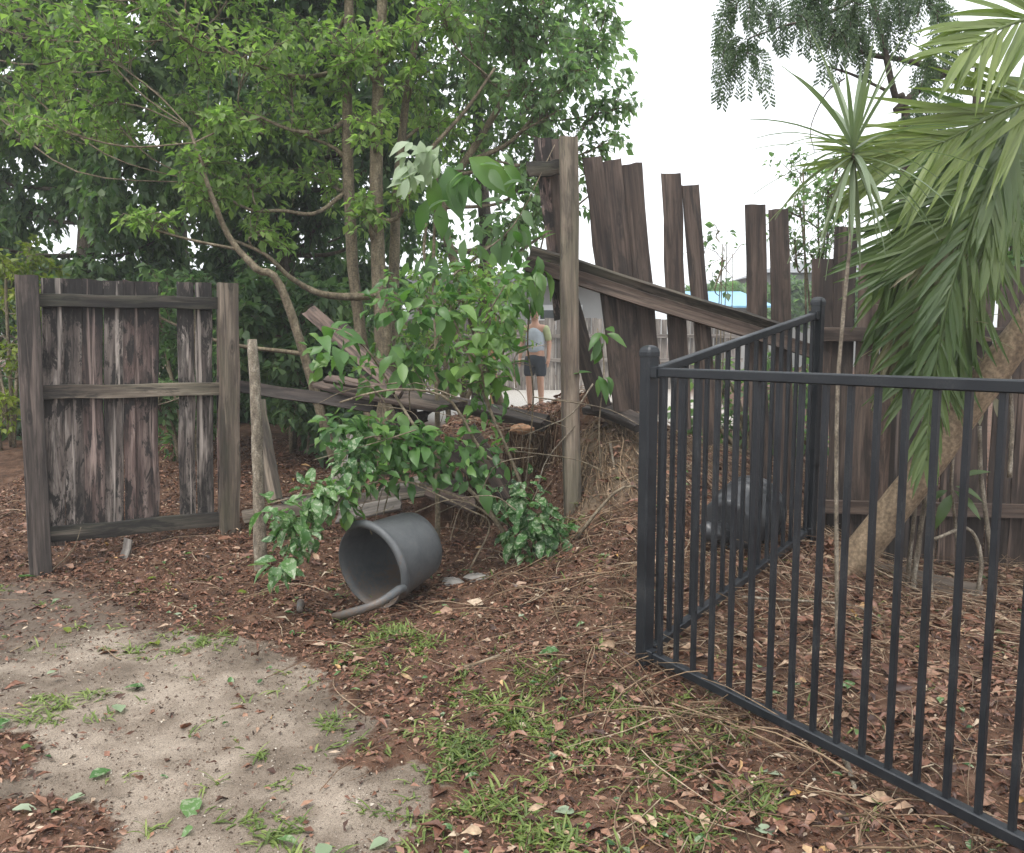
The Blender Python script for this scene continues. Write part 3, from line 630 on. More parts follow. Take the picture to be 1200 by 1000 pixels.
def tree(name, label, cat, base, trunks, clusters, lmat, bmat, leaf, per=12, droop=.5, ratio=.5, group=None, twl=.45, limb=True, tr=.004, twcurve=.12, tpl=5):
    t = thing(name, label, cat, base, group)
    mb = MB(); pts = []
    for tp in trunks:
        tp = np.array(tp, float); n = max(8, 4*len(tp)); c = spline(tp[:, :3], n); r = np.interp(np.linspace(0, 1, n), np.linspace(0, 1, len(tp)), tp[:, 3])
        mb.tube(c, r, 8, wob=.04); pts.append(np.hstack((c, r[:, None])))
    if mb.n: mb.build('trunk', M[bmat], t, True)
    pts = np.vstack(pts); wb = MB(); twigs = []
    for (c, rad, ntw) in clusters:
        c = np.array(c, float); rad = np.array(rad, float)
        d = np.linalg.norm((pts[:, :3]-c)*np.array((1, 1, .8)), axis=1) + np.where(pts[:, 2] > c[2]-.1, 1.2, 0)
        q = pts[np.argmin(d)]; mid = (q[:3]*.5+c*.5)+np.array((0, 0, -.06))*np.linalg.norm(q[:3]-c)+rng.normal(0, .05, 3)
        L_ = spline([q[:3], mid, c], 9)
        if limb: wb.tube(L_, np.linspace(min(q[3]*.55, .035), .008, 9), 5, cap=False)
        tips = c+rand_in_ellipsoid(ntw)*rad
        for tip in tips:
            s = L_[rng.integers(5, 9)]; s = tip+(s-tip)*min(1, twl/(np.linalg.norm(s-tip)+1e-6)*rng.uniform(.7, 1.3))
            m = (s+tip)/2+rng.normal(0, twcurve*.4, 3)+np.array((0, 0, twcurve*.5)); e = tip+np.array((0, 0, -twcurve*.5*droop))
            twigs.append((s, m, e))
    A3 = np.array(twigs); tt = np.linspace(0, 1, 5)[None, :, None]; a_, m_, e_ = A3[:, None, 0], A3[:, None, 1], A3[:, None, 2]
    TW = a_*(1-tt)*(1-2*tt)+m_*4*tt*(1-tt)+e_*tt*(2*tt-1); n = len(TW)
    ax = unit(TW[:, -1]-TW[:, 0]); s1 = unit(np.cross(ax, np.array((.3, .5, .8)))); s2 = np.cross(ax, s1); rr = np.linspace(tr, tr*.4, 5)[None, :, None]
    TV = np.stack([TW+(s1*math.cos(q)+s2*math.sin(q))[:, None]*rr for q in (0, 2.094, 4.189)], 2).reshape(-1, 3)
    TF = np.array([(i*3+j, i*3+(j+1) % 3, i*3+3+(j+1) % 3, i*3+3+j) for i in range(4) for j in range(3)]); TF = (TF[None]+(np.arange(n)*15)[:, None, None]).reshape(-1, 4)
    if wb.n: TF = np.vstack((TF, np.array(wb.F)+len(TV))); TV = np.vstack((TV, np.concatenate(wb.V)))
    part('branches', TV, TF, M[bmat], t, True, 'stuff')
    twigs = list(TW)
    V, F = crown_leaves(twigs, per, leaf, droop, ratio, tpl)
    part('crown', V, F, M[lmat], t, False, 'stuff')
    return t
def E(u, v, Y, ru, rv, ry, n): return (at(u, v, Y), (ru/1000*Y, ry, rv/1000*Y), n)
def inpoly(u, v, poly): return polymask(np.array([u], float), np.array([v], float), poly, .01)[0] > .5
def fill(poly, n, y0, y1, ru, rv, ry, ntw):
    P = np.array(poly, float); out = []; C_ = []
    while len(out) < n:
        best = None
        for q in range(10):
            u = random.uniform(P[:, 0].min(), P[:, 0].max()); v = random.uniform(P[:, 1].min(), P[:, 1].max())
            if not inpoly(u, v, poly): continue
            d = min([(u-a)**2+(v-b)**2 for a, b in C_] or [1e9])
            if best is None or d > best[0]: best = (d, u, v)
        if best is None: continue
        C_.append(best[1:]); out.append(E(best[1], best[2], random.uniform(y0, y1), ru*random.uniform(.7, 1.3), rv*random.uniform(.7, 1.3), ry, ntw))
    return out

def gz(x, y): return (x, y, Hs(x, y))
# dark trees at the back
def trunkpx(px, r0, r1):
    out = [(*at(u, v, Y), r0+(r1-r0)*i/(len(px)-1)) for i, (u, v, Y) in enumerate(px)]
    x, y, z, r = out[0]; h = Hs(x, y)
    out[0] = (x, y, h-.1, r); return out
tr = trunkpx([(95, 500, 10.5), (100, 300, 10.4), (110, 100, 10.5), (100, -200, 10.5)], .14, .05)
tree('broadleaf_tree', 'dark dense tree at the far left behind the standing fence panel', 'tree', tr[0][:3], [tr],
     fill([(-120, -260), (230, -260), (270, 120), (265, 500), (-40, 500), (-140, 100)], 60, 8.8, 11.6, 68, 58, .6, 64), 'leafdark', 'barkdark', .125, 13, .9, .55)
tr = trunkpx([(330, 500, 10.2), (335, 300, 10.2), (350, 100, 10.4), (350, -200, 10.5)], .14, .05)
tree('broadleaf_tree', 'dark dense tree behind the three slender trunks', 'tree', tr[0][:3], [tr],
     fill([(240, -250), (470, -250), (480, 150), (470, 420), (400, 500), (260, 490), (240, 100)], 54, 8.6, 11, 64, 58, .6, 64), 'leafdark', 'barkdark', .115, 13, .9, .55)
tr = trunkpx([(560, 470, 12), (570, 300, 12), (560, 100, 12), (580, -200, 12)], .12, .05)
tree('broadleaf_tree', 'dull green tree left of the leaning palings with leaves thinning out to the white sky', 'tree', tr[0][:3], [tr],
     fill([(470, -250), (690, -250), (690, 60), (650, 210), (590, 300), (480, 310)], 26, 9.6, 12.5, 56, 50, .6, 36), 'leafmid', 'barkdark', .11, 12, .8, .55)
tr = trunkpx([(-60, 480, 12.5), (-50, 300, 12.5), (-40, 100, 12.5), (-40, -200, 12.5)], .14, .05)
tree('broadleaf_tree', 'big shadowy tree at the left picture edge behind all the others', 'tree', tr[0][:3], [tr],
     fill([(-260, -260), (120, -260), (140, 200), (110, 480), (-260, 480)], 30, 11.5, 13.5, 60, 50, .6, 60), 'leafdark', 'barkdark', .135, 12, .9, .55)
tr = trunkpx([(215, 470, 13.2), (212, 300, 13.2), (205, 100, 13.2), (210, -200, 13.2)], .14, .05)
tree('broadleaf_tree', 'shadowy tree filling the gap between the two dark trees at left', 'tree', tr[0][:3], [tr],
     fill([(90, -260), (480, -260), (480, 130), (520, 300), (480, 470), (90, 480), (100, 240), (215, 215), (215, 170), (100, 160)], 38, 11.8, 14, 52, 42, .6, 50), 'leafdark', 'barkdark', .135, 12, .9, .55)
# slender front tree with three trunks
b0 = at(450, 440, 7.0); b0[2] = Hs(b0[0], b0[1])
T1 = [(b0[0], b0[1], b0[2]-.1, .085)]+[(*at(u, v, Y), r) for u, v, Y, r in ((450, 400, 7.0, .075), (444, 330, 7.0, .06), (441, 220, 7.0, .052), (443, 100, 7.0, .045), (448, 0, 7.0, .04), (455, -150, 7.0, .03))]
T2 = [(b0[0]-.05, b0[1], b0[2]-.1, .06)]+[(*at(u, v, Y), r) for u, v, Y, r in ((424, 400, 7.1, .05), (414, 320, 7.1, .047), (408, 200, 7.1, .045), (407, 100, 7.1, .04), (409, 0, 7.1, .035), (405, -150, 7.1, .03))]
T3 = [(b0[0]+.06, b0[1]+.1, b0[2]-.1, .06)]+[(*at(u, v, Y), r) for u, v, Y, r in ((462, 390, 7.15, .05), (462, 300, 7.2, .045), (467, 200, 7.2, .035), (478, 100, 7.2, .03), (495, 0, 7.2, .025), (510, -120, 7.2, .02))]
T4 = [(*at(440, 345, 7.0), .04)]+[(*at(u, v, Y), r) for u, v, Y, r in ((415, 348, 6.9, .032), (375, 344, 6.8, .026), (340, 325, 6.7, .02), (310, 298, 6.6, .015), (270, 280, 6.6, .01))]
T5 = [(*at(366, 385, 6.6), .035)]+[(*at(u, v, Y), r) for u, v, Y, r in ((335, 350, 6.5, .032), (300, 315, 6.4, .028), (270, 280, 6.4, .022), (250, 235, 6.3, .018), (235, 190, 6.3, .014), (222, 150, 6.3, .01))]
T5[0] = (*gz(-1.35, 6.75)[:2], Hs(-1.35, 6.75)-.05, .04)
T6 = [(*at(405, 225, 7.1), .02)]+[(*at(u, v, Y), r) for u, v, Y, r in ((370, 250, 6.9, .016), (330, 247, 6.8, .014), (290, 245, 6.7, .012), (240, 215, 6.6, .008))]
T7 = [(*at(407, 140, 7.1), .02)]+[(*at(u, v, Y), r) for u, v, Y, r in ((380, 155, 7.0, .018), (340, 152, 6.9, .014), (300, 135, 6.8, .01))]
T8 = [(*at(408, 80, 7.1), .02)]+[(*at(u, v, Y), r) for u, v, Y, r in ((360, 90, 6.9, .016), (310, 80, 6.7, .014), (250, 50, 6.6, .012), (190, 0, 6.5, .01))]
T9 = [(*at(462, 230, 7.2), .02)]+[(*at(u, v, Y), r) for u, v, Y, r in ((500, 180, 7.0, .018), (545, 130, 7.0, .014), (580, 80, 7.0, .01))]
polyF = [(-60, -200), (560, -200), (560, 60), (520, 150), (420, 160), (380, 240), (300, 230), (200, 160), (60, 150), (-60, 130)]
cl = fill(polyF, 54, 6.2, 8.4, 66, 44, .5, 27)
cl += [E(60, 150, 6.4, 70, 40, .4, 30), E(110, 125, 6.4, 60, 25, .3, 26), E(240, 190, 6.4, 50, 40, .3, 26), E(165, 265, 6.2, 30, 14, .2, 14), E(240, 235, 6.5, 40, 25, .3, 20), E(260, 150, 6.4, 45, 30, .3, 26),
       E(310, 275, 6.7, 40, 25, .3, 16), E(400, 70, 6.8, 50, 40, .3, 26), E(460, 40, 6.8, 50, 30, .3, 26), E(440, 150, 6.7, 40, 30, .3, 14), E(430, 250, 6.8, 40, 40, .3, 16), E(480, 230, 6.8, 20, 40, .3, 14), E(150, 355, 6.4, 30, 12, .2, 8)]
tree('slender_tree', 'slender tree with several pale trunks and bright green leaves in the middle left', 'tree', b0, [T1, T2, T3, T4, T5, T6, T7, T8, T9], cl, 'leafbright', 'bark', .075, 11, .35, .52, twl=.35)
# reaching right against the sky
tr = [(*gz(-.05, 7.6)[:2], Hs(-.05, 7.6)-.1, .05)]+[(*at(u, v, 7.6), r) for u, v, r in ((540, 330, .04), (520, 240, .035), (570, 150, .03), (620, 60, .025), (650, -60, .02))]
tr2 = [(*at(548, 190, 7.6), .022)]+[(*at(u, v, 7.5), r) for u, v, r in ((600, 165, .018), (650, 110, .014), (700, 90, .008))]
cl = fill([(540, -160), (700, -160), (700, 40), (690, 120), (640, 190), (570, 190), (540, 100)], 26, 7, 8.3, 50, 38, .45, 24)
cl += [E(690, 60, 7.4, 26, 40, .3, 20), E(700, 130, 7.4, 40, 24, .25, 20), E(735, 125, 7.4, 28, 12, .15, 10), E(720, 165, 7.4, 28, 12, .15, 10), E(620, 210, 7.4, 40, 25, .3, 22), E(712, 10, 7.4, 20, 30, .2, 12), E(690, 185, 7.4, 30, 14, .2, 12), E(640, 240, 7.4, 22, 40, .2, 18), E(690, 230, 7.5, 20, 50, .2, 10), E(600, 270, 7.4, 40, 35, .3, 20)]
tree('slender_tree', 'thin branching tree whose leafy twigs hang over the tall post against the white sky', 'tree', tr[0][:3], [tr, tr2], cl, 'leafmid', 'bark', .082, 11, .6, .5, twl=.4)
# understorey
def bush(name, label, poly, n, y0, y1, lmat, leaf, ntw, per=10, cat='shrub', ru=36, rv=30, droop=.4, ratio=.55, group=None, sr=1.0):
    cl = fill(poly, n, y0, y1, ru, rv, .3, ntw); c = np.mean([q[0] for q in cl], 0); z = Hs(c[0], c[1]); stems = []
    for i in range(5):
        a = random.uniform(0, 6.28); q = cl[random.randrange(len(cl))][0]
        stems.append([(c[0]+.1*math.cos(a), c[1]+.1*math.sin(a), z-.05, .022*sr), (*((c+q)/2+rng.normal(0, .05, 3)), .015*sr), (*q, .008*sr)])
    return tree(name, label, cat, (c[0], c[1], z), stems, cl, lmat, 'bark', leaf, per, droop, ratio, twl=.3, group=group)
bush('shrub', 'dark leafy understorey shrub between the left panel and the slender trunks', [(280, 330), (400, 350), (420, 450), (400, 520), (330, 500), (285, 420)], 30, 7.2, 8.6, 'leafdark', .11, 44)
bush('shrub', 'yellow green shrub at the left picture edge behind the fence post', [(-60, 290), (25, 285), (60, 330), (40, 420), (15, 500), (-60, 500)], 14, 7.5, 9, 'leafyellow', .07, 18)
bush('shrub', 'green undergrowth showing through the gap of the missing paling', [(170, 330), (250, 330), (290, 400), (260, 520), (185, 540)], 12, 7.0, 8.2, 'leafmid', .09, 20)
bush('shrub', 'light green bush filling the middle gap in front of the person', [(470, 340), (560, 320), (610, 345), (605, 400), (570, 450), (480, 430)], 18, 6.4, 8.6, 'leafbright', .065, 12, 9, ru=46, rv=30)
# background greenery on the right
bush('shrub', 'loose small leaved shrub rising beside the right fence against the sky', [(935, 190), (985, 180), (1000, 330), (985, 350), (940, 335), (925, 260)], 12, 6.6, 7.4, 'leafmid', .055, 12, 9, sr=.5)
bush('shrub', 'green shrub peeping over the right fence behind the palm', [(1090, 150), (1260, 120), (1260, 330), (1120, 320)], 16, 5.9, 7.2, 'leafmid', .08, 22)
bush('shrub', 'green weeds seen between the palings and pool fence bars', [(800, 430), (930, 420), (950, 560), (860, 560), (790, 500)], 10, 5.9, 6.8, 'leafmid', .07, 16)
bush('shrub', 'thin sprig with few leaves between the two pairs of palings', [(815, 270), (855, 270), (862, 300), (840, 330), (820, 300)], 4, 6.1, 6.3, 'leafmid', .06, 3, 4, sr=.2)

# feathery tree at top right
t = thing('feathery_tree', 'feathery leaved tree whose drooping sprays hang in from the top right', 'tree', gz(2.9, 6.4))
mb = MB()
paths = [[(*gz(2.9, 6.4), .09), (*at(1062, 160, 6.3), .03), (*at(1048, 110, 6.2), .022), (*at(1035, 50, 6.2), .02), (*at(1020, -10, 6.2), .018), (*at(1000, -120, 6.2), .012)],
         [(*at(1140, 100, 6.4), .03), (*at(1080, 75, 6.3), .022), (*at(1020, 64, 6.2), .016), (*at(985, 48, 6.2), .01)],
         [(*at(1038, 106, 6.2), .012), (*at(1000, 88, 6.2), .01), (*at(970, 78, 6.2), .006)],
         [(*at(1020, -10, 6.2), .014), (*at(960, 20, 6.2), .012), (*at(920, 30, 6.1), .008), (*at(878, 45, 6.1), .005)],
         [(*at(1000, -80, 6.2), .014), (*at(930, -60, 6.2), .012), (*at(880, -30, 6.1), .008), (*at(862, 10, 6.1), .005)],
         [(*at(990, 92, 6.2), .006), (*at(968, 110, 6.2), .005), (*at(950, 150, 6.2), .004), (*at(955, 180, 6.2), .002)],
         [(*at(1140, -60, 6.3), .02), (*at(1090, -30, 6.3), .012), (*at(1075, 20, 6.2), .005)]]
for p in paths:
    p = np.array(p); n = 14; mb.tube(spline(p[:, :3], n), np.interp(np.linspace(0, 1, n), np.linspace(0, 1, len(p)), p[:, 3]), 6, wob=.06)
mb.tube(spline([at(1050, 130, 6.25), at(1100, 90, 6.35), at(1150, 105, 6.4), np.array(gz(2.9, 6.4))+np.array((0, 0, 1))], 8), .03, 6)
mb.build('trunk', M['barkdark'], t, True)
P, D = [], []; wb = MB()
for (u0, u1, v0, v1, n) in ((862, 900, -25, 20, 12), (866, 886, 40, 62, 9), (930, 962, -30, 25, 13), (965, 1000, -10, 45, 15), (1005, 1028, 0, 45, 7), (1045, 1100, -35, -10, 13), (1085, 1112, 0, 45, 6), (1086, 1104, 50, 80, 6), (1070, 1110, 120, 150, 8)):
    for i in range(n):
        a = at(random.uniform(u0, u1), random.uniform(v0, v1), random.uniform(5.9, 6.5)); ang = random.uniform(0, 6.28); Ls = random.uniform(.22, .38)
        h = np.array((math.cos(ang)*.5, math.sin(ang)*.3, 0)); b = a+h*Ls*.6+np.array((0, 0, -Ls*.2)); c = a+h*Ls+np.array((0, 0, -Ls*.95))
        r_ = spline([a, b, c], 12); wb.tube(r_, np.linspace(.003, .001, 12), 3, cap=False)
        for q in range(2, 12):                                          # pinnae with tiny leaflets
            T = unit(r_[q]-r_[q-1])
            for s in (-1, 1):
                sd_ = unit(np.cross(T, np.array((random.uniform(-.5, .5), 1, .2))))*s; pd = unit(T*.5+sd_+np.array((0, 0, -.25))); pl = .075*(1.1-abs(q-6)/9)
                for f in np.linspace(.15, 1, 7):
                    pp_ = r_[q]+pd*pl*f
                    for s2 in (-1, 1): P.append(pp_); D.append(pd*.4+s2*T*.9)
wb.build('branches', M['barkdark'], t, kind='stuff')
P = np.array(P); V, F = leaves(P, np.array(D), unit(rng.normal(size=P.shape)+np.array((0, -.3, .8))), .026, .0115)
part('crown', V, F, M['leaffeather'], t, False, 'stuff')

# strap shaped leaves (palm leaflets, dracaena leaves)
def strap(P0, d, nrm, Ln, wd, droop, seg=6, fold=.25, base=.35, tip=.05):
    P = np.array(P0, float); d = unit(np.array(d, float)); V = []; st = Ln/seg
    for i in range(seg+1):
        t_ = i/seg; wv = wd*(base+(1-base)*min(1, t_*4))*(1 if t_ < .45 else max(tip, 1-((t_-.45)/.55)**1.6))
        s = unit(np.cross(d, nrm)); n_ = np.cross(s, d)
        V += [P-s*wv/2+n_*wd*fold*.5, P, P+s*wv/2+n_*wd*fold*.5]
        d = unit(d+np.array((0, 0, -droop/seg))); P = P+d*st
    F = []
    for i in range(seg):
        a = i*3; F += [(a, a+1, a+4, a+3), (a+1, a+2, a+5, a+4)]
    return V, F
def frond(parent, pts, n, Lmax, wd, mat, side=(0, 0, 1), droop=.5, ang=.9, rmat='leafpalmlit', jit=.24, both=(-1, 1), s0=.12):
    pts = spline(pts, 24); mb = MB(); mb.tube(pts, np.linspace(.013, .004, 24), 5); fr = mb.build('frond', M[rmat], parent, True)
    T = unit(np.gradient(pts, axis=0)); side = np.array(side, float)
    for i in range(n):
        for s in both:
            f = (s0+(1-s0)*(i+random.random()*.6)/n)*23; k_ = min(int(f), 22); p = pts[k_]+(pts[k_+1]-pts[k_])*(f-k_); t_ = T[k_]
            sd_ = unit(np.cross(t_, side))*s; q = f/23; a = ang*(1-.55*q)+random.uniform(-jit, jit)
            d = t_*math.cos(a)+sd_*math.sin(a)+np.array((0, 0, random.uniform(-.08, .12))); Ln = Lmax*(1-.5*abs(q-.4)**1.2*1.5)*random.uniform(.85, 1.1)
            V, F = strap(p, d, unit(side+rng.normal(0, .25, 3)), Ln, wd*random.uniform(.8, 1.15), droop*random.uniform(.6, 1.4))
            part('leaflet', V, F, M[mat], fr)
pb = gz(3.35, 4.3)
palm = thing('palm', 'palm with broad arching and drooping fronds at the right edge', 'palm', pb)
mb = MB()
for dx, dy, tx, ty, h in ((0, 0, .12, -.25, 2.0), (.12, .05, .25, -.2, 2.2), (-.08, .1, -.2, -.2, 1.75)):
    mb.tube(spline([np.array(pb)+(dx, dy, -.1), np.array(pb)+(dx*1.4, dy, 1.0), np.array(pb)+(dx+tx, dy+ty, h)], 14), np.linspace(.05, .03, 14), 8, wob=.03)
mb.build('trunk', M['barktrunk'], palm, True)
P3 = lambda u, v, Y: at(u, v, Y)
frond(palm, [P3(1260, 105, 3.9), P3(1180, 128, 3.8), P3(1100, 168, 3.7), P3(1030, 190, 3.65)], 30, .60, .030, 'leafpalmlit', (.05, -1, .25), .12, .62)
frond(palm, [P3(1300, 30, 4.0), P3(1230, 20, 3.8), P3(1180, 30, 3.7), P3(1130, 60, 3.6)], 16, .5, .036, 'leafpalmlit', (.1, -1, .3), .4, .75)
frond(palm, [P3(1200, 120, 4.1), P3(1165, 180, 4.0), P3(1125, 290, 3.95), P3(1095, 400, 3.95), P3(1082, 440, 3.95)], 34, .52, .036, 'leafpalm', (.1, -1, .1), .3, 1.25, rmat='leafpalm')
frond(palm, [P3(1190, 110, 4.2), P3(1150, 190, 4.2), P3(1110, 260, 4.15), P3(1060, 320, 4.1)], 26, .58, .034, 'leafpalm', (.0, -1, .3), .2, 1.0, rmat='leafpalm')
frond(palm, [P3(1180, 170, 3.8), P3(1140, 260, 3.75), P3(1108, 360, 3.75), P3(1090, 470, 3.8), P3(1085, 540, 3.8)], 26, .32, .032, 'leafpalm', (.1, -1, .1), .9, .8, rmat='leafpalm')
frond(palm, [P3(1230, 90, 4.3), P3(1190, 130, 4.0), P3(1168, 210, 3.8), P3(1160, 300, 3.75)], 16, .40, .045, 'leafpalm', (.3, -1, .2), 1.2, .8, rmat='leafpalm')
frond(palm, [P3(1230, 200, 4.5), P3(1170, 210, 4.4), P3(1100, 240, 4.3), P3(1030, 300, 4.2)], 22, .55, .034, 'leafpalm', (.0, -1, .4), .15, .8, rmat='leafpalm')

frond(palm, [P3(1200, 160, 4.4), P3(1130, 200, 4.3), P3(1070, 290, 4.25), P3(1035, 390, 4.25)], 26, .46, .034, 'leafpalm', (.1, -1, .2), .7, .8, rmat='leafpalm')
frond(palm, [P3(1240, 190, 4.0), P3(1190, 220, 3.9), P3(1140, 330, 3.9), P3(1120, 430, 3.95)], 22, .40, .036, 'leafpalm', (.2, -1, .1), 1.0, .8, rmat='leafpalm')
frond(palm, [P3(1150, 250, 4.1), P3(1110, 300, 4.05), P3(1065, 380, 4.05), P3(1040, 440, 4.1)], 18, .34, .030, 'leafdry', (.1, -1, .2), .9, .7, rmat='leafdry')
# dracaenas: a thin cane and a burst of strap leaves
def dracaena(label, cane, n, Ln, wd, mat, stemmat='lichen', up=.55, r=.012):
    c = np.array(cane); t = thing('dracaena', label, 'plant', c[0])
    mb = MB(); pts = spline(c, 26); mb.tube(pts, np.linspace(r, r*.75, 26), 7, wob=.05); mb.build('stem', M[stemmat], t, True)
    top = pts[-1]
    for i in range(n):
        a = i*2.39996+random.uniform(-.3, .3); q = (i+.5)/n; el = R(80)-q*R(150)*up*2 if False else R(82-150*q+random.uniform(-10, 10))
        d = np.array((math.cos(a)*math.cos(el), math.sin(a)*math.cos(el), math.sin(el)))
        nrm = unit(np.cross(np.cross(d, np.array((0, 0, 1.0))), d)+1e-3)
        V, F = strap(top+np.array((0, 0, -.06*q)), d, nrm, Ln*random.uniform(.75, 1.1), wd*random.uniform(.8, 1.2), .55+.9*random.random()*q, 7, .3, .6, .04)
        part('leaf', V, F, M[mat], t)
    return t
g0 = ground_at(985, 672); Yd = 3.45
base = at(986, 660, Yd); base[2] = Hs(base[0], base[1])-.02
dracaena('tall thin caned plant with a burst of narrow pale leaves left of the palm', [base, at(980, 560, Yd), at(982, 450, Yd), at(990, 350, Yd), at(999, 250, Yd), at(1000, 172, Yd)], 52, .45, .020, 'leafdrac', r=.009)
b2 = at(1092, 690, 4.3); b2[2] = Hs(b2[0], b2[1])-.02
dracaena('plant with drooping dry grey green strap leaves below the palm fronds', [b2, at(1092, 600, 4.3), at(1098, 500, 4.25), at(1100, 390, 4.2)], 44, .36, .018, 'leafdry')

# leaning trunk and canes on the right
t = thing('leaning_trunk', 'thick bare brown trunk leaning to the right behind the pool fence', 'tree trunk', (*at(975, 690, 4.35)[:2], Hs(*at(975, 690, 4.35)[:2])))
mb = MB(); b0 = at(966, 705, 4.45); mb.tube(spline([b0, at(1010, 645, 4.4), at(1075, 560, 4.3), at(1145, 462, 4.2), at(1215, 365, 4.1), at(1300, 245, 4.0)], 30), np.linspace(.088, .07, 30)+np.array([.02*math.exp(-i/2) for i in range(30)]), 14, wob=.025)
mb.build('trunk', M['barktrunk'], t, True)
def canes(label, specs, name='cane', cat='stem'):
    b = at(*specs[0][0][0]); t = thing(name, label, cat, (b[0], b[1], Hs(b[0], b[1])))
    for p, r in specs:
        mb = MB(); q = [at(*x) for x in p]; mb.tube(spline(q, 14), np.linspace(r, r*.7, 14), 6, wob=.08); mb.build('stem', M['lichen'], t, True)
    return t
canes('pair of lichen spotted upright canes right of the leaning trunk', [([(1068, 700, 4.4), (1076, 640, 4.4), (1085, 560, 4.4), (1080, 450, 4.5)], .016), ([(1062, 690, 4.5), (1072, 600, 4.5), (1078, 520, 4.5)], .012)])
canes('crooked bare stems near the right fence', [([(1140, 720, 4.4), (1150, 660, 4.4), (1135, 620, 4.35), (1095, 632, 4.2)], .012), ([(1168, 720, 4.5), (1160, 640, 4.5), (1150, 560, 4.5), (1148, 500, 4.5)], .014)])
canes('single cut cane standing against the right fence', [([(1183, 560, 4.3), (1186, 500, 4.3), (1183, 432, 4.3)], .012)])

# large leaves as single objects, sharing a few meshes
def leaf_mesh(name, Ln, wd, mat, curl=.25, seg=4):
    V = []; F = []
    for i in range(seg+1):
        t_ = i/seg; w_ = wd*math.sin(math.pi*min(1, t_*.93+.05))**.8*(1.0 if t_ < .5 else 1-.25*(t_-.5)*2); zc = -curl*Ln*t_*t_
        if i in (0,): w_ = wd*.06
        if i == seg: w_ = wd*.03
        V += [(-w_/2, t_*Ln, zc+w_*.18), (0, t_*Ln, zc), (w_/2, t_*Ln, zc+w_*.18+random.uniform(-.004, .004))]
    for i in range(seg): a = i*3; F += [(a, a+1, a+4, a+3), (a+1, a+2, a+5, a+4)]
    return new_mesh(name, V, F, mat, True)
def leafset(mat, Ln, wd): return [leaf_mesh('leaf', Ln*s, wd*s*random.uniform(.85, 1.15), M[mat], c) for s, c in ((.8, .15), (1, .3), (1.15, .45), (.9, .6), (1.05, .1))]
def put_leaf(meshes, parent, P, d, n, name='leaf'):
    d = Vector(d).normalized(); n = Vector(n); x = d.cross(n).normalized(); z = x.cross(d)
    o = link(name, random.choice(meshes), parent); m = Matrix((x, d, z)).transposed().to_4x4()
    s = random.uniform(.75, 1.2); m = m @ Matrix.Scale(s, 4)
    m.translation = Vector(P) - (Vector(ORIG[root_of(parent).name]) if parent else Vector((0, 0, 0))); o.matrix_local = m
    return o
def leafy(parent, meshes, clusters, droop=.5, count=None):
    """leaves on short twigs in the cluster"""
    for (c, rad, n) in clusters:
        tips = np.array(c)+rand_in_ellipsoid(n)*np.array(rad)
        for p in tips:
            out = unit(p-np.array(c)+rng.normal(0, .3, 3)*np.array(rad)); d = out+rng.normal(0, .4, 3)+np.array((0, -.15, -droop))
            put_leaf(meshes, parent, p, d, np.array((0, -.35, 1))+rng.normal(0, .35, 3))
sb = ground_at(612, 655)
shr = thing('shrub', 'uprooted shrub with glossy variegated leaves sprawling over the fallen boards', 'shrub', sb)
LV = leafset('leafvar', .095, .055); LS = leafset('leafshrub', .10, .06); LB = leafset('leafshrub', .145, .08)
z5 = lambda x, y, Y: at(270+x/2.5, 340+y/2.5, Y)
stems = [([(860, 795, 4.75), (750, 640, 4.6), (660, 545, 4.6), (600, 480, 4.6), (540, 400, 4.6), (480, 305, 4.7)], .014), ([(840, 770, 4.75), (870, 660, 4.75), (840, 540, 4.7), (760, 350, 4.7), (690, 170, 4.7), (640, 60, 4.75)], .013),
         ([(800, 500, 4.7), (740, 480, 4.65), (650, 330, 4.6), (540, 292, 4.5), (420, 300, 4.4), (320, 330, 4.4)], .010), ([(830, 760, 4.75), (760, 660, 4.6), (600, 580, 4.5), (450, 560, 4.4), (340, 590, 4.3), (220, 600, 4.2), (100, 630, 4.15)], .007),
         ([(760, 350, 4.7), (720, 200, 4.6), (650, 170, 4.6)], .009), ([(690, 170, 4.7), (760, 60, 4.7), (820, -40, 4.7)], .006), ([(480, 305, 4.7), (420, 200, 4.6), (350, 130, 4.5), (290, 110, 4.5)], .007),
         ([(340, 590, 4.3), (270, 680, 4.2), (200, 760, 4.15), (150, 830, 4.15)], .006), ([(700, 820, 4.6), (760, 690, 4.6), (690, 640, 4.5), (520, 560, 4.4)], .006), ([(600, 480, 4.6), (480, 430, 4.5), (380, 440, 4.45), (330, 500, 4.4)], .006)]
for p, r in stems:
    mb = MB(); q = [z5(*x) for x in p]; mb.tube(spline(q, 16), np.linspace(r, r*.5, 16), 6, wob=.06); mb.build('stem', M['twig'], shr, True)
def C5(x, y, Y, rx, ry, n, dy=.12): return (z5(x, y, Y), (rx/2500*Y, dy, ry/2500*Y), n)
leafy(shr, LV, [C5(900, 640, 4.65, 80, 70, 34), C5(870, 720, 4.65, 90, 60, 34), C5(960, 720, 4.7, 50, 60, 18), C5(800, 600, 4.7, 60, 50, 14), C5(250, 600, 4.25, 70, 50, 24), C5(200, 690, 4.15, 60, 60, 22), C5(110, 650, 4.1, 40, 40, 12), C5(150, 800, 4.1, 35, 60, 14),
                C5(360, 500, 4.4, 40, 60, 14)])
leafy(shr, LS, [C5(440, 430, 4.5, 110, 70, 40), C5(540, 440, 4.5, 70, 60, 18), C5(600, 190, 4.65, 120, 80, 30), C5(560, 60, 4.7, 110, 60, 26), C5(740, 210, 4.7, 80, 80, 26), C5(780, 90, 4.7, 60, 80, 20), C5(650, 450, 4.6, 50, 40, 8), C5(700, 560, 4.6, 60, 40, 8)])
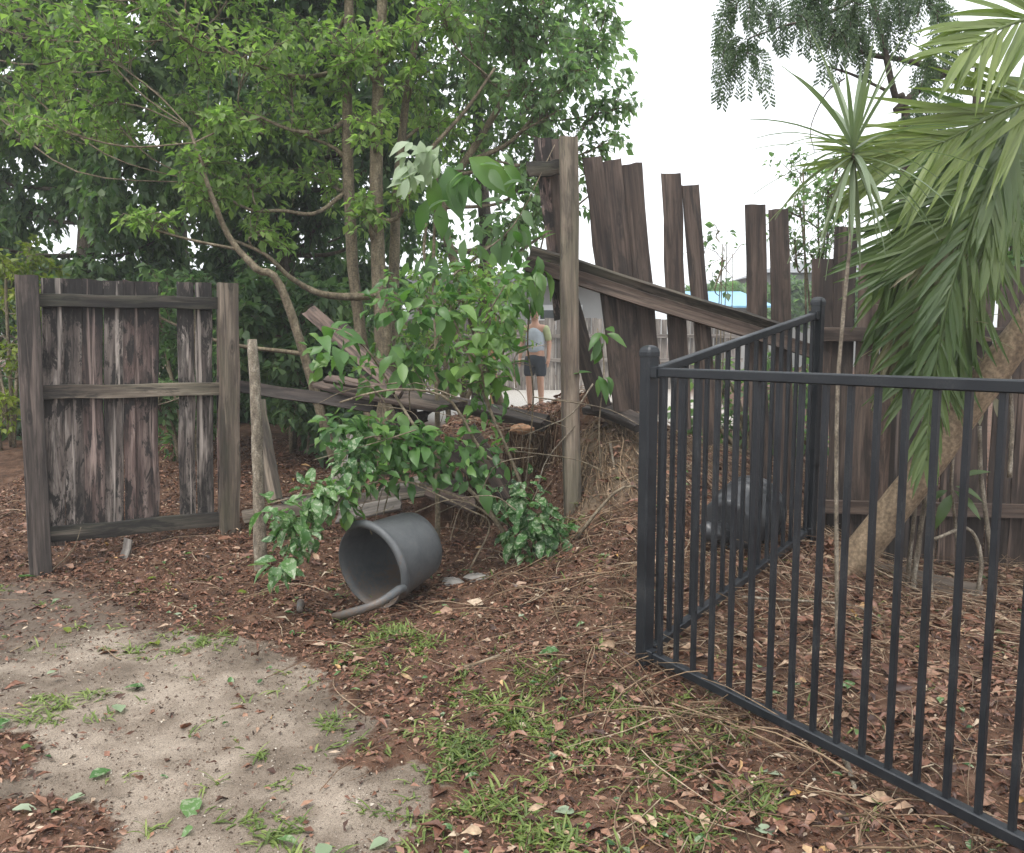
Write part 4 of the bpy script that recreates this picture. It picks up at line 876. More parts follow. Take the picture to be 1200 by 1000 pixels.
leafy(shr, LB, [C5(290, 140, 4.45, 50, 45, 7), C5(340, 180, 4.45, 40, 40, 4), C5(500, 210, 4.6, 50, 60, 6), C5(740, 230, 4.6, 50, 60, 6), C5(660, 60, 4.6, 60, 60, 6)], .8)
def foliage(parent, clusters, lmat, ln, ratio=.55, droop=.5):
    P, D = [], []
    for (c, rad, n) in clusters:
        q = rand_in_ellipsoid(n); P.append(np.array(c)+q*np.array(rad)); D.append(unit(q+rng.normal(0, .6, (n, 3))+np.array((0, -.2, -droop))))
    P = np.concatenate(P); D = np.concatenate(D); Ln = ln*rng.uniform(.55, 1.25, len(P)); V, F = leaves(P, D, unit(rng.normal(0, .45, P.shape)+np.array((0, -.4, 1))), Ln, Ln*ratio, 9)
    part('foliage', V, F, M[lmat], parent, True, 'stuff')
foliage(shr, [C5(620, 170, 4.75, 150, 120, 90, .25), C5(540, 40, 4.8, 150, 60, 80, .25), C5(750, 190, 4.75, 80, 120, 70, .2), C5(790, 50, 4.75, 60, 90, 60, .2), C5(450, 430, 4.55, 120, 70, 120, .18), C5(560, 440, 4.55, 80, 60, 60), C5(720, 330, 4.75, 90, 90, 40), C5(680, -30, 4.8, 150, 50, 70), C5(480, 0, 4.8, 60, 60, 40), C5(840, -20, 4.8, 50, 50, 30)], 'leafshrub', .075)
foliage(shr, [C5(520, 520, 4.55, 110, 60, 70, .2), C5(640, 500, 4.6, 100, 70, 60, .2), C5(400, 540, 4.45, 80, 50, 60, .15), C5(330, 400, 4.6, 90, 60, 50, .15), C5(300, 200, 4.7, 80, 80, 40, .15), C5(760, 480, 4.7, 70, 70, 40, .15), C5(320, 620, 4.3, 60, 60, 40), C5(420, 250, 4.8, 60, 70, 40)], 'leafshrub', .08)
mb = MB()
for i in range(46):
    x0 = random.uniform(330, 900); y0 = random.uniform(250, 760); a = random.uniform(-.4, 3.4); L5 = random.uniform(120, 330); Yq = random.uniform(4.35, 4.9); bd = random.uniform(-60, 60)
    mb.tube(spline([z5(x0, y0, Yq), z5(x0+L5*.5*math.cos(a)+bd, y0-L5*.5*math.sin(a), Yq-.05), z5(x0+L5*math.cos(a), y0-L5*math.sin(a)*.8+30, Yq-.12)], 8), np.linspace(.0034, .0014, 8)*random.uniform(.6, 1.5), 3, cap=False)
mb.build('twigs', M['twig'], shr, True, 'stuff')
foliage(shr, [C5(880, 690, 4.65, 110, 90, 110), C5(950, 730, 4.7, 60, 50, 40), C5(260, 600, 4.25, 80, 50, 60), C5(190, 700, 4.15, 60, 80, 60), C5(150, 820, 4.1, 30, 50, 20), C5(360, 490, 4.4, 60, 60, 40), C5(840, 580, 4.7, 60, 60, 40)], 'leafvar', .07)
# tall sapling with big wilted leaves
sb = at(512, 560, 5.15); sb[2] = Hs(sb[0], sb[1])
sap = thing('sapling', 'tall sapling with big wilted hanging leaves and silvery undersides left of the post', 'sapling', sb)
mb = MB(); mb.tube(spline([sb-np.array((0, 0, .05)), at(512, 420, 5.15), at(508, 320, 5.15), at(512, 200, 5.15)], 18), np.linspace(.018, .008, 18), 7, wob=.05); mb.build('stem', M['bark'], sap, True)
mb = MB(); mb.tube(spline([at(508, 330, 5.15), at(497, 300, 5.15), at(500, 262, 5.15)], 8), .01, 6); mb.build('stem', M['twig'], sap, True)
mb = MB(); mb.tube(spline([at(508, 340, 5.15), at(560, 300, 5.1), at(605, 260, 5.05), at(650, 170, 5.1)], 12), np.linspace(.006, .003, 12), 5); mb.build('stem', M['twig'], sap, True)
LW = leafset('leafshrub', .27, .13); LP = leafset('leafpale', .12, .05); LM = leafset('leafmid', .13, .06); LM2 = leafset('leafshrub', .13, .05)
for (u, v, dx, dz, s) in ((510, 210, -.1, -1, 1), (525, 195, .25, -1, 1), (545, 205, .5, -1, 1), (500, 235, -.3, -1, 1), (515, 240, .1, -1, 1), (550, 185, .8, -.6, 1), (590, 195, .9, -.5, 0)):
    put_leaf(LW if s else LB, sap, at(u, v, 5.1+random.uniform(-.08, .08)), (dx, random.uniform(-.3, .1), dz), (random.uniform(-.3, .3), -1, .3))
for i in range(44):
    u = random.uniform(475, 520); v = random.uniform(165, 215); put_leaf(LP, sap, at(u, v, 5.05+random.uniform(-.08, .1)), (random.uniform(-1, .2), random.uniform(-.3, .2), random.uniform(-1, .1)), (random.uniform(-.5, .5), -.8, .7))
leafy(sap, LM, [(at(505, 285, 5.1), (.10, .08, .22), 12), (at(570, 200, 5.1), (.25, .12, .12), 16), (at(600, 250, 5.1), (.15, .1, .25), 14), (at(545, 270, 5.1), (.2, .12, .25), 16)], .9)
# climbing leaves beside the post
sb = at(612, 560, 5.4); sb[2] = Hs(sb[0], sb[1])
vine = thing('climbing_shrub', 'light green leafy climber hanging at the left side of the tall post', 'climber', sb)
mb = MB(); mb.tube(spline([sb, at(625, 470, 5.35), at(618, 400, 5.3), at(628, 320, 5.2), at(640, 265, 5.1)], 16), .006, 5); mb.build('stem', M['twig'], vine, True)
leafy(vine, LM2, [(at(628, 300, 5.05), (.10, .06, .18), 20), (at(612, 335, 5.2), (.12, .08, .16), 20), (at(598, 425, 5.25), (.08, .08, .2), 12), (at(590, 360, 5.4), (.2, .1, .25), 20)], .7)
sb = at(705, 560, 5.0); sb[2] = Hs(sb[0], sb[1])
vine = thing('climbing_shrub', 'small sprig of pale leaves right of the tall post before the palings', 'climber', sb)
mb = MB(); mb.tube(spline([sb, at(702, 500, 5.0), at(708, 430, 5.0), at(700, 385, 5.0)], 12), .004, 5); mb.build('stem', M['twig'], vine, True)
leafy(vine, LM2, [(at(704, 395, 5.0), (.07, .04, .09), 7), (at(704, 440, 5.0), (.08, .04, .07), 5)], .5)
# broad leaved weed at the right fence
sb = at(1125, 700, 4.35); sb[2] = Hs(sb[0], sb[1])
wd_ = thing('broad_leaved_plant', 'sparse plant with broad grey green leaves against the right fence', 'plant', sb)
mb = MB(); mb.tube(spline([sb, at(1120, 620, 4.35), at(1115, 560, 4.3), at(1125, 480, 4.3)], 12), .008, 6); mb.build('stem', M['lichen'], wd_, True)
LD = leafset('leafpalm', .16, .06); LDr = leafset('leafdry', .15, .06)
for (u, v, dx, dz) in ((1110, 575, -1, -.2), (1120, 570, 1, -.3), (1115, 580, -.5, -.6), (1125, 560, .4, .3), (1118, 575, .8, -.8)): put_leaf(LD, wd_, at(u, v, 4.3), (dx, -.3, dz), (0, -.5, 1))
for (u, v) in ((1115, 470), (1145, 470), (1165, 465), (1128, 440)): put_leaf(LDr if random.random() < .5 else LD, wd_, at(u, v, 4.3), (random.uniform(-.3, .3), -.2, -1), (0, -1, .2))

# ------------------------------------------------------------------ beyond the bank
Y0 = 18.6
t = thing('paling_fence', 'far grey paling fence across the neighbouring yard behind the person', 'fence', (0, Y0, .24))
x = -3.4; zt = at(650, 374, Y0)[2]
while x < 5.0:
    wd = random.uniform(.11, .14); z0 = Hs(x, Y0); board('paling', (x, Y0+.02*random.random(), z0-.05), (x+random.uniform(-.01, .01), Y0, zt+random.uniform(-.03, .03)), wd-.008, .016, M['greypal'], t, (0, -1, 0), seg=1, rag=.005, warp=.0); x += wd
for z in (at(650, 394, Y0)[2], at(650, 422, Y0)[2]): board('rail', (-3.4, Y0-.05, z), (5, Y0-.05, z), .08, .04, M['greypal'], t, (0, -1, 0), seg=2)
# house with skillion roof
t = thing('house', 'grey house with flat roof far behind the bushes in the middle', 'house', (.2, 25, .3))
zr = at(560, 326, 24)[2]
mb = MB(); mb.box((-3.0, 24.5, .2), (2.6, 31, zr-.1)); mb.build('wall', M['wallgrey'], t)
mb = MB(); mb.box((-3.6, 23.8, zr-.1), (3.0, 31.6, zr+.02)); mb.box((-3.65, 23.72, zr-.22), (3.05, 23.8, zr+.05)); mb.build('roof', M['roofgrey'], t)
for wx in (.8,):
    zc = at(648, 372, 24.4)[2]
    mb = MB(); mb.box((wx-.1, 24.42, zc-.35), (wx+1.2, 24.497, zc+.35)); wn_ = mb.build('window', M['white'], t)
    mb = MB(); mb.box((wx, 24.40, zc-.05), (wx+1.1, 24.418, zc+.2)); mb.build('pane', M['glass'], wn_)
# blue roofed shed
t = thing('shed', 'shed with a light blue sheet roof far behind the palings', 'shed', (5.7, 22, .3))
zb = at(850, 360, 22)[2]; zt = at(850, 341, 22)[2]
mb = MB(); mb.box((4.9, 22.2, .2), (6.5, 25, zb)); mb.build('wall', M['wallgrey'], t)
V = [(4.7, 21.9, zb-.02), (6.7, 21.9, zb-.02), (6.7, 25.3, zt+.1), (4.7, 25.3, zt+.1)]; V += [(a, b, c+.05) for a, b, c in V]
part('roof', V, [(3,2,1,0),(4,5,6,7),(0,1,5,4),(1,2,6,5),(2,3,7,6),(3,0,4,7)], M['blue'], t)
t = thing('house', 'distant grey roofed house right of the palings', 'house', (11.5, 31, .3))
zr = at(945, 320, 30)[2]
mb = MB(); mb.box((9.2, 30.2, .2), (16, 36, zr)); mb.build('wall', M['wallgrey'], t)
V = [(8.8, 29.8, zr), (16.4, 29.8, zr), (16.4, 36.4, zr), (8.8, 36.4, zr), (10.5, 33, zr+.6), (14.6, 33, zr+.6)]
part('roof', V, [(3,2,1,0),(0,1,5,4),(1,2,5),(2,3,4,5),(3,0,4)], M['roofgrey'], t)
p0 = at(578, 470, 13); h0 = Hs(p0[0], p0[1])
o = board('timber_post', (p0[0], p0[1], h0-.1), (p0[0], p0[1], at(578, 372, 13)[2]), .11, .1, M['tan'], None, (0, -1, 0)); tag(o, 'orange tan timber post in the neighbouring yard left of the person', 'post')
# far palm between the palings
pb2 = (6.1, 26.0, Hs(6.1, 26.0)); t = thing('palm', 'distant green palm crown above the blue roof', 'palm', pb2)
mb = MB(); top = at(848, 345, 26); mb.tube([pb2, top], [.16, .12], 7); mb.build('trunk', M['bark'], t, True)
Vs, Fs, n0 = [], [], 0
for i in range(26):
    a = i*2.4; el = R(70-4.2*i); d = np.array((math.cos(a)*math.cos(el), math.sin(a)*math.cos(el), math.sin(el))); L_ = 1.35
    r_ = [top+d*L_*f+np.array((0, 0, -.75*f*f*L_)) for f in np.linspace(0, 1, 12)]
    for q in range(2, 12):
        T = unit(r_[q]-r_[q-1]); s_ = unit(np.cross(T, (0, 0, 1.0)))
        for s in (-1, 1):
            V, F = strap(r_[q], T*.6+s_*s*.8, (0, 0, 1.0), .42, .06, .9, 3); Vs += V; Fs += [tuple(x+n0 for x in f) for f in F]; n0 += len(V)
part('crown', Vs, Fs, M['leafmid'], t, False, 'stuff')
# far hedge line beyond the yard
bush('hedge', 'far green hedge beyond the blue roofed shed', [(800, 345), (1010, 325), (1010, 375), (800, 375)], 30, 27, 29, 'leafmid', .22, 40, 10, 'hedge', 20, 14)

# ------------------------------------------------------------------ person
def skin_obj(name, verts, edges, radii, mat, parent, sub=2, root=0):
    me = bpy.data.meshes.new(name); me.from_pydata([tuple(v) for v in verts], edges, []); o = link(name, me, parent); me.materials.append(mat)
    sk = o.modifiers.new('skin', 'SKIN'); sk.use_smooth_shade = True
    for i, r in enumerate(radii): me.skin_vertices[0].data[i].radius = (r, r) if not isinstance(r, tuple) else r
    me.skin_vertices[0].data[root].use_root = True
    ss = o.modifiers.new('sub', 'SUBSURF'); ss.levels = sub; ss.render_levels = sub
    return o
pp0 = at(627, 478, 13.6); pz = Hs(pp0[0], pp0[1]); person = thing('person', 'person in grey blue top with yellow sleeves and dark shorts standing in the neighbouring yard', 'person', (pp0[0], pp0[1], pz))
person.rotation_euler = (0, 0, R(-20)); person.scale = (.96,)*3
V = []; Ed = []; Rr = []
def vtx(p, r, prev=None):
    V.append(p); Rr.append(r)
    if prev is not None: Ed.append((prev, len(V)-1))
    return len(V)-1
pel = vtx((0, 0, .92), (.15, .11)); wa = vtx((0, 0, 1.08), (.135, .10), pel); ch = vtx((0, -.01, 1.28), (.16, .11), wa); nb = vtx((0, 0, 1.43), (.075, .07), ch)
nk = vtx((0, -.01, 1.50), .052, nb); hd = vtx((0, -.02, 1.57), (.068, .08), nk); hd2 = vtx((0, -.015, 1.66), (.075, .092), hd); hd3 = vtx((0, 0, 1.72), (.05, .06), hd2)
vtx((0, -.125, 1.60), .014, hd)
for s in (-1, 1):
    ear = vtx((s*.088, 0, 1.62), .012, hd2)
    sh = vtx((s*.17, 0, 1.39), .06, ch); el = vtx((s*.235, .03, 1.13), .044, sh); wr = vtx((s*.25, -.05, .89), .030, el); pm = vtx((s*.25, -.07, .83), (.024, .036), wr)
    for k_, (dx, L_) in enumerate(((-.03, .065), (-.01, .075), (.012, .07), (.032, .055))):
        f1 = vtx((s*(.25)-.004*s, -.07+dx, .80-L_*.45), .0095, pm); vtx((s*.243, -.078+dx, .80-L_), .008, f1)
    th = vtx((s*.235, -.115, .82), .011, pm); vtx((s*.23, -.125, .785), .009, th)
    hp = vtx((s*.09, 0, .85), .095, pel); kn = vtx((s*.10, -.02, .48), .058, hp); cf = vtx((s*.10, .01, .34), .056, kn); an = vtx((s*.10, .02, .09), .036, cf); hl = vtx((s*.10, -.0, .035), .036, an); vtx((s*.115, -.14, .025), (.03, .022), hl)
skin_obj('body', V, Ed, Rr, M['skin'], person)
V = [(0, 0, .93), (0, 0, 1.08), (0, -.01, 1.28), (0, 0, 1.42)]; Ed = [(0, 1), (1, 2), (2, 3)]; Rr = [(.175, .135), (.165, .128), (.19, .138), (.10, .09)]
skin_obj('top', V, Ed, Rr, M['shirt'], person)
for s in (-1, 1):
    skin_obj('sleeve', [(s*.14, 0, 1.40), (s*.185, .005, 1.35), (s*.232, .03, 1.14)], [(0, 1), (1, 2)], [.07, .076, .058], M['hivis'], person)
V = [(0, 0, .98), (0, 0, .88)]; Ed = [(0, 1)]; Rr = [(.16, .125), (.165, .13)]
for s in (-1, 1): V += [(s*.09, 0, .80), (s*.105, -.01, .55)]; Rr += [.108, .10]; q = len(V); Ed += [(1, q-2), (q-2, q-1)]
skin_obj('shorts', V, Ed, Rr, M['shorts'], person)
skin_obj('hair', [(0, .03, 1.60), (0, .012, 1.67), (0, .0, 1.735)], [(0, 1), (1, 2)], [(.075, .075), (.088, .095), (.05, .055)], M['hair'], person)

# ------------------------------------------------------------------ litter on the ground
def scatter(n, x0, x1, y0, y1, dens):
    out = []; tot = 0
    while tot < n:
        x = rng.uniform(x0, x1, n*2); y = rng.uniform(y0, y1, n*2); k = rng.random(n*2) < dens(x, y); out.append(np.stack((x[k], y[k]), 1)); tot += k.sum()
    return np.concatenate(out)[:n]
def blob(x, y):
    return .5+.25*(np.sin(x*7.3+np.sin(y*5.1)*1.7)+np.sin(y*8.9+np.sin(x*6.3)*1.9))
def vis(x, y): return (np.abs(x) < .66*y+.25)
def dchip(x, y): return vis(x, y)*(1-.8*(np.hypot((x-.62)/.32, (y-5.15)/.42) < 1))*np.clip((1-sandmask(x, y))**1.3*(.35+.9*blob(x, y))*(1-.75*polymask(x, y, DIRT, .15))+.06, 0, 1)*np.clip(1.5-(y/8), .3, 1)
def normals(x, y):
    e = .04; hx = (H(x+e, y)-H(x-e, y))/(2*e); hy = (H(x, y+e)-H(x, y-e))/(2*e); return unit(np.stack((-hx, -hy, np.ones_like(hx)), 1))
S = scatter(120000, -4.2, 4.2, 1.7, 8.5, dchip); n = len(S); Nn = normals(S[:, 0], S[:, 1])
P = np.column_stack((S, H(S[:, 0], S[:, 1])+rng.uniform(.001, .014, n)))
a = rng.uniform(0, 6.28, n); D = np.column_stack((np.cos(a), np.sin(a), rng.normal(0, .28, n))); Nj = unit(Nn+rng.normal(0, .35, (n, 3)))
Ln = np.exp(rng.normal(math.log(.02), .5, n)); V, F = leaves(P, D, Nj, Ln, Ln*rng.uniform(.2, .55, n))
tag(part('mulch', V, F, M['chip']), 'reddish brown mulch chips strewn over the ground', 'mulch', kind='stuff')
S = scatter(9500, -3.2, 1.2, 1.7, 4.6, lambda x, y: vis(x, y)*(sandmask(x, y)+.12)*(.25+.9*blob(x*1.7+1, y*1.9))); n = len(S); a = rng.uniform(0, 6.28, n)
P = np.column_stack((S, H(S[:, 0], S[:, 1])+rng.uniform(.0005, .004, n))); Ln = np.exp(rng.normal(math.log(.0065), .45, n))
V, F = leaves(P, np.column_stack((np.cos(a), np.sin(a), rng.normal(0, .4, n))), unit(rng.normal(0, .5, (n, 3))+np.array((0, 0, 1))), Ln, Ln*rng.uniform(.35, .9, n))
tag(part('grit', V, F, litter('sand_grit', [(0, (.035, .022, .016)), (.45, (.10, .065, .045)), (.75, (.20, .155, .12)), (1, (.48, .43, .36))], .8)), 'fine grit and crumbs of bark on the bare sand', 'grit', kind='stuff')
# brown leaves
def dlv(x, y): return vis(x, y)*np.clip(.15+.85*sstep(-.2, .5, x)*(1-sandmask(x, y))+.5*sstep(4.2, 5.5, y), 0, 1)*(1-.93*sandmask(x, y))*(.3+.8*blob(x+3, y))
S = scatter(15000, -4.2, 4.2, 1.7, 8.5, dlv); n = len(S); Nn = normals(S[:, 0], S[:, 1])
P = np.column_stack((S, H(S[:, 0], S[:, 1])+rng.uniform(.006, .03, n))); a = rng.uniform(0, 6.28, n)
D = np.column_stack((np.cos(a), np.sin(a), rng.normal(0, .25, n))); Ln = np.clip(np.exp(rng.normal(math.log(.031), .45, n))*(1+.5*sstep(.3, 1.2, P[:, 0])), .015, .12); V, F = leaves(P, D, unit(Nn+rng.normal(0, .45, (n, 3))), Ln, Ln*rng.uniform(.22, .5, n), 9)
tag(part('dead_leaves', V, F, M['leafbrown']), 'dry brown dead leaves lying over the mulch', 'dead leaves', kind='stuff')
# straw and thin twigs
def dst(x, y): return vis(x, y)*(1-.85*(np.hypot((x-.62)/.35, (y-5.15)/.45) < 1))*np.clip(sstep(.1, .9, x)*(1-sandmask(x, y))*(.35+.65*sstep(2.6, 4.2, y))+.22*(np.hypot(x-.55, y-4.5) < .7)+.02, 0, 1)*(.4+.7*blob(x-2, y+1))
def ribbons(S, Lr, wr, lift, bend):
    n = len(S); a = rng.uniform(0, 6.28, n); L_ = rng.uniform(*Lr, n); k = 6; b = rng.normal(0, bend, n); W_ = rng.uniform(*wr, n); z0 = rng.uniform(.004, lift, n); tl = rng.normal(0, .10, n); ar = rng.uniform(0, .10, n)
    V = np.zeros((n, k, 3, 3)); x = S[:, 0].copy(); y = S[:, 1].copy()
    for i in range(k):
        t_ = i/(k-1); ca, sa = np.cos(a), np.sin(a); z = H(x, y)+z0+tl*L_*(t_-.5)+ar*L_*4*t_*(1-t_)
        z = np.maximum(z, H(x, y)+.003); ww = W_*(1-.5*t_)
        V[:, i, 0] = np.stack((x-sa*ww, y+ca*ww, z), 1); V[:, i, 1] = np.stack((x+sa*ww, y-ca*ww, z), 1); V[:, i, 2] = np.stack((x, y, z+ww*1.7), 1)
        x = x+ca*L_/(k-1); y = y+sa*L_/(k-1); a = a+b/(k-1)
    F = []
    for i in range(k-1):
        for j in range(3): F.append((i*3+j, i*3+(j+1) % 3, i*3+3+(j+1) % 3, i*3+3+j))
    F = (np.array(F)[None]+(np.arange(n)*k*3)[:, None, None]).reshape(-1, 4); return V.reshape(-1, 3), F
V, F = ribbons(scatter(2900, -.5, 4.2, 1.8, 6.2, dst), (.10, .42), (.0009, .0026), .07, .9)
tag(part('straw', V, F, M['straw']), 'tangle of straw and thin dry twigs over the bank and behind the pool fence', 'straw', kind='stuff')
V, F = ribbons(scatter(420, -4, 4.2, 2, 6.5, lambda x, y: vis(x, y)*(1-.85*sandmask(x, y))), (.12, .5), (.0015, .0035), .03, .7)
tag(part('fine_sticks', V, F, M['straw']), 'scattered thin sticks on the mulch', 'sticks', kind='stuff')
V, F = ribbons(scatter(210, -.2, 2.4, 1.9, 4.9, lambda x, y: vis(x, y)*np.clip(1.1-np.abs((x-.51)*.835+(y-3.4)*.55+.12)/.45, 0, 1)*(y < 3.6)+.7*(np.hypot(x-.5, y-4.2) < .55)), (.15, .6), (.0015, .0042), .09, .8)
tag(part('twig_heap', V, F, M['root']), 'heaped reddish brown twigs and stems along the foot of the pool fence', 'twigs', kind='stuff')
# roots on the face of the bank
mb = MB()
for i in range(430):
    x = random.uniform(-.35, .34) if i % 3 else random.uniform(.34, .85); edge = 5.62+.10*math.sin(x*5.1+.7)+.06*math.sin(x*13)+.03*math.sin(x*31+1)
    if x < .34: p = np.array((x, edge+random.uniform(.02, .18), 0)); p[2] = Hs(p[0], p[1])+random.uniform(-.12, .02); L_ = random.uniform(.15, .6); q = [p]
    else: y = random.uniform(5.0, 5.6); p = np.array((x, y, Hs(x, y)+.01)); L_ = random.uniform(.15, .5); q = [p]
    dx = random.gauss(0, .25)
    for s in range(1, 6):
        f = s/5; r_ = p+np.array((dx*L_*f+random.gauss(0, .012), -(.05+.25*f*L_)-random.uniform(0, .03) if x < .34 else -f*L_*.9, -L_*f if x < .34 else 0))
        if x >= .34: r_[2] = Hs(r_[0], r_[1])+.015+.05*f*(1-f)
        else: r_[2] = max(r_[2], Hs(r_[0], r_[1])+.005)
        q.append(r_)
    mb.tube(np.array(q), np.linspace(.0035, .0012, 6)*random.uniform(.5, 1.6), 3, cap=False)
tag(mb.build('roots', M['root']), 'fine brown roots hanging from the washed out bank below the tall post', 'roots', kind='stuff')
# individual sticks
def stick(label, pts, r, mat='twig'):
    q = [np.array(p) for p in pts]; mb = MB(); mb.tube(spline(q, 14), np.linspace(r, r*.5, 14), 6, wob=.08); tag(mb.build('stick', M[mat], smooth=True, base=q[0]), label, 'stick')
def gp(u, v, dz=.012): return ground_at(u, v)+np.array((0, 0, dz))
stick('short thick stick lying on the mulch in front of the bank', [gp(545, 786), gp(565, 779), gp(586, 771)], .011)
stick('forked pale root running down the bank face beside the corner post', [at(715, 520, 5.15), at(722, 560, 5.0), at(726, 600, 4.8), gp(726, 640)], .009, 'lichen')
stick('bent branch leaning on the bank left of the corner post', [gp(675, 635), at(690, 612, 4.6), at(720, 578, 4.6), at(742, 570, 4.6), at(752, 582, 4.7)], .011, 'twig')
stick('long thin stick lying on the straw behind the front panel', [gp(870, 712, .05), gp(930, 716, .05), gp(1000, 722, .05), gp(1035, 735, .03)], .008, 'lichen')
stick('thin pale stick arching from the tall post down over the hollow', [at(675, 498, 4.95), at(640, 540, 4.9), at(625, 585, 4.8), at(600, 600, 4.8)], .004, 'lichen')
stick('pale curved twig crossing in front of the tall post', [at(695, 450, 4.8), at(670, 485, 4.8), at(640, 500, 4.9), at(615, 510, 5.0)], .005, 'lichen')
stick('pale branch sloping over the mulch left of the grey tub', [gp(360, 660), at(375, 625, 4.5), at(385, 595, 4.6), at(412, 566, 4.7)], .008, 'lichen')
stick('thin stick lying over the grass in front of the pool fence', [gp(596, 815), gp(640, 813), gp(690, 814)], .004)
stick('pale flat strip of bark poking under the bottom rail of the front panel', [gp(975, 870, .02), gp(990, 900, .03), gp(1003, 935, .02)], .014, 'lichen')
stick('weed stalk leaning from the left post across the mulch', [gp(60, 672), at(85, 645, 4.95), at(95, 618, 4.95)], .004, 'twig')
# grass
GP = [(gpoly([(470, 860), (600, 820), (760, 800), (840, 880), (900, 1000), (980, 1150), (440, 1150), (470, 960), (530, 920)]), .62), (gpoly([(395, 735), (470, 728), (500, 760), (490, 790), (430, 790), (390, 760)]), .9), (gpoly([(530, 790), (640, 780), (660, 840), (560, 860)]), .8),
      (gpoly([(385, 850), (440, 845), (440, 880), (390, 880)]), .5), (gpoly([(250, 905), (360, 880), (350, 960), (280, 980), (240, 950)]), .22), (gpoly([(40, 820), (110, 822), (110, 850), (40, 850)]), .45), (gpoly([(160, 745), (260, 730), (260, 755), (150, 775)]), .4), (gpoly([(300, 960), (460, 950), (480, 1100), (280, 1100)]), .25), (gpoly([(690, 880), (860, 860), (900, 960), (700, 980)]), .5), (gpoly([(700, 760), (760, 770), (860, 850), (760, 860), (690, 800)]), .3)]
def dgr(x, y):
    d = np.full(x.shape, .012)
    for p, s in GP: d = np.maximum(d, polymask(x, y, p, .08)*s)
    return d*vis(x, y)*np.clip((blob(x*2.3, y*2.1)-.3)*2.0, 0, 1)*np.clip((blob(x*.9+2, y*1.1+1)-.15)*1.8, .12, 1)
S = scatter(1750, -3, 3, 1.6, 5.0, dgr); Vs, Fs, n0 = [], [], 0
for (x, y) in S:
    z = Hs(x, y); nb_ = random.randint(4, 9)
    for i in range(nb_):
        a = random.uniform(0, 6.28); el = random.uniform(.15, 1.1); d = np.array((math.cos(a)*math.cos(el), math.sin(a)*math.cos(el), math.sin(el)))
        V, F = strap((x+random.gauss(0, .012), y+random.gauss(0, .012), z), d, unit(np.cross(np.cross(d, (0, 0, 1.0)), d)), random.uniform(.025, .08), random.uniform(.005, .0105), random.uniform(.5, 1.8), 3, .25, .7, .1)
        Vs += V; Fs += [tuple(q+n0 for q in f) for f in F]; n0 += len(V)
tag(part('grass', Vs, Fs, M['grass']), 'short broad bladed grass in patches on the mulch and sand', 'grass', kind='stuff')
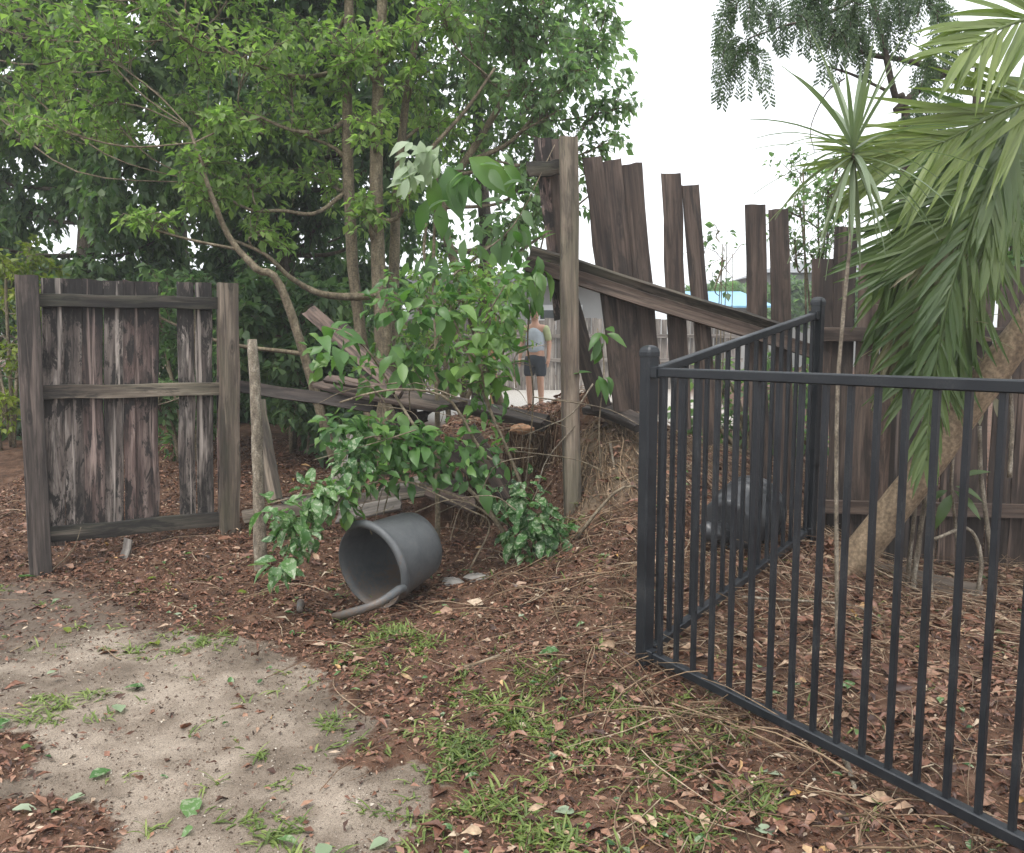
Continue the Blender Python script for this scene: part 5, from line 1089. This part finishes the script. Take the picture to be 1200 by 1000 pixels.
# fallen leaves one by one
FG = leafset('leafvar', .095, .055); FGp = leafset('leafpale', .075, .04); FY = leafset('leafyellow', .075, .04)
for kind, u, v, lab in (('g', 105, 918, 'green fallen leaf on the sand above the mulch patch near the bottom left corner'), ('g', 225, 942, 'dark green fallen leaf alone on the sand near the bottom edge'), ('g', 12, 848, 'green fallen leaf at the left picture edge on the sand'),
     ('g', 170, 810, 'green fallen leaf in the middle of the bare sand'), ('g', 325, 990, 'green fallen leaf at the bottom edge among sparse grass on the sand'), ('p', 55, 795, 'pale fallen leaf on the sand near the left edge'), ('p', 100, 938, 'pale round fallen leaf beside the mulch patch at bottom left'),
     ('p', 142, 840, 'pale fallen leaf on the sand right of the small grass tufts'), ('p', 15, 955, 'pale fallen leaf on the mulch patch in the bottom left corner'), ('p', 70, 705, 'pale fallen leaf on the brown dirt below the left fence post'), ('p', 203, 724, 'pale fallen leaf on the dirt above the sand'), ('p', 383, 996, 'pale fallen leaf at the bottom edge where sand meets grass'),
     ('g', 835, 925, 'large green fallen leaf on the mulch in front of the pool fence'), ('p', 918, 915, 'round whitish fallen leaf close to the bottom rail of the pool fence'), ('g', 730, 680, 'green fallen leaf just left of the pool fence corner post'), ('g', 655, 768, 'green fallen leaf on the mulch below the bank'), ('p', 608, 727, 'white twisted fallen leaf on the mulch below the shrub'),
     ('p', 650, 958, 'whitish fallen leaf in the grass at bottom middle'), ('p', 885, 978, 'whitish fallen leaf at the bottom edge in front of the pool fence'), ('g', 385, 695, 'green fallen leaf lying inside the mouth of the grey tub'), ('p', 700, 655, 'white fallen leaf on the bank between shrub and corner post'), ('g', 540, 672, 'green fallen leaf beside the grey stones'), ('g', 20, 680, 'green fallen leaf left of the left fence post'),
     ('g', 1000, 805, 'green fallen leaf on the straw behind the front panel'), ('y', 186, 760, 'yellow green fallen leaf at the upper edge of the sand'), ('y', 278, 698, 'yellow green fallen leaf on the mulch right of the left panel'), ('y', 172, 682, 'yellow green fallen leaf on the mulch below the left panel'), ('y', 75, 740, 'yellow fallen leaf on the brown dirt at left'),
     ('y', 518, 722, 'yellow fallen leaf on the mulch right of the torn rim'), ('p', 455, 990, 'whitish fallen leaf at the bottom edge left of the grass')):
    ms = {'g': FG, 'p': FGp, 'y': FY}[kind]; p = gp(u, v, .018); a = random.uniform(0, 6.28)
    o = put_leaf(ms, None, p, (math.cos(a), math.sin(a), .1), (random.uniform(-.25, .25), random.uniform(-.25, .25), 1), 'fallen_leaf')
    tag(o, lab, 'leaf', 'fallen leaves on the ground')
S = scatter(260, -3.5, 3.5, 1.8, 5.5, lambda x, y: vis(x, y)*(1-.6*sandmask(x, y))); n = len(S); P = np.column_stack((S, H(S[:, 0], S[:, 1])+.014)); a = rng.uniform(0, 6.28, n)
Ln = rng.uniform(.025, .06, n); V, F = leaves(P, np.column_stack((np.cos(a), np.sin(a), rng.normal(0, .15, n))), unit(normals(S[:, 0], S[:, 1])+rng.normal(0, .25, (n, 3))), Ln, Ln*.5, 9)
tag(part('leaf_scraps', V, F, M['leafvar']), 'small torn scraps of green leaf scattered over the ground', 'leaf scraps', kind='stuff')

# ------------------------------------------------------------------ thin haze volume added to lift the dark foliage tones
hm = bpy.data.materials.new('thin_haze'); hm.use_nodes = True; hn = hm.node_tree.nodes; hn.remove(hn['Principled BSDF'])
pv = hn.new('ShaderNodeVolumePrincipled'); pv.inputs['Color'].default_value = (.93, .96, .97, 1); pv.inputs['Density'].default_value = .003
hm.node_tree.links.new(pv.outputs[0], hn['Material Output'].inputs['Volume'])
mb = MB(); mb.box((-700, -90, -1.6), (700, 1000, 14.0))
tag(mb.build('haze', hm), 'thin haze added over the yard to lift the dark foliage', 'haze', kind='stuff')
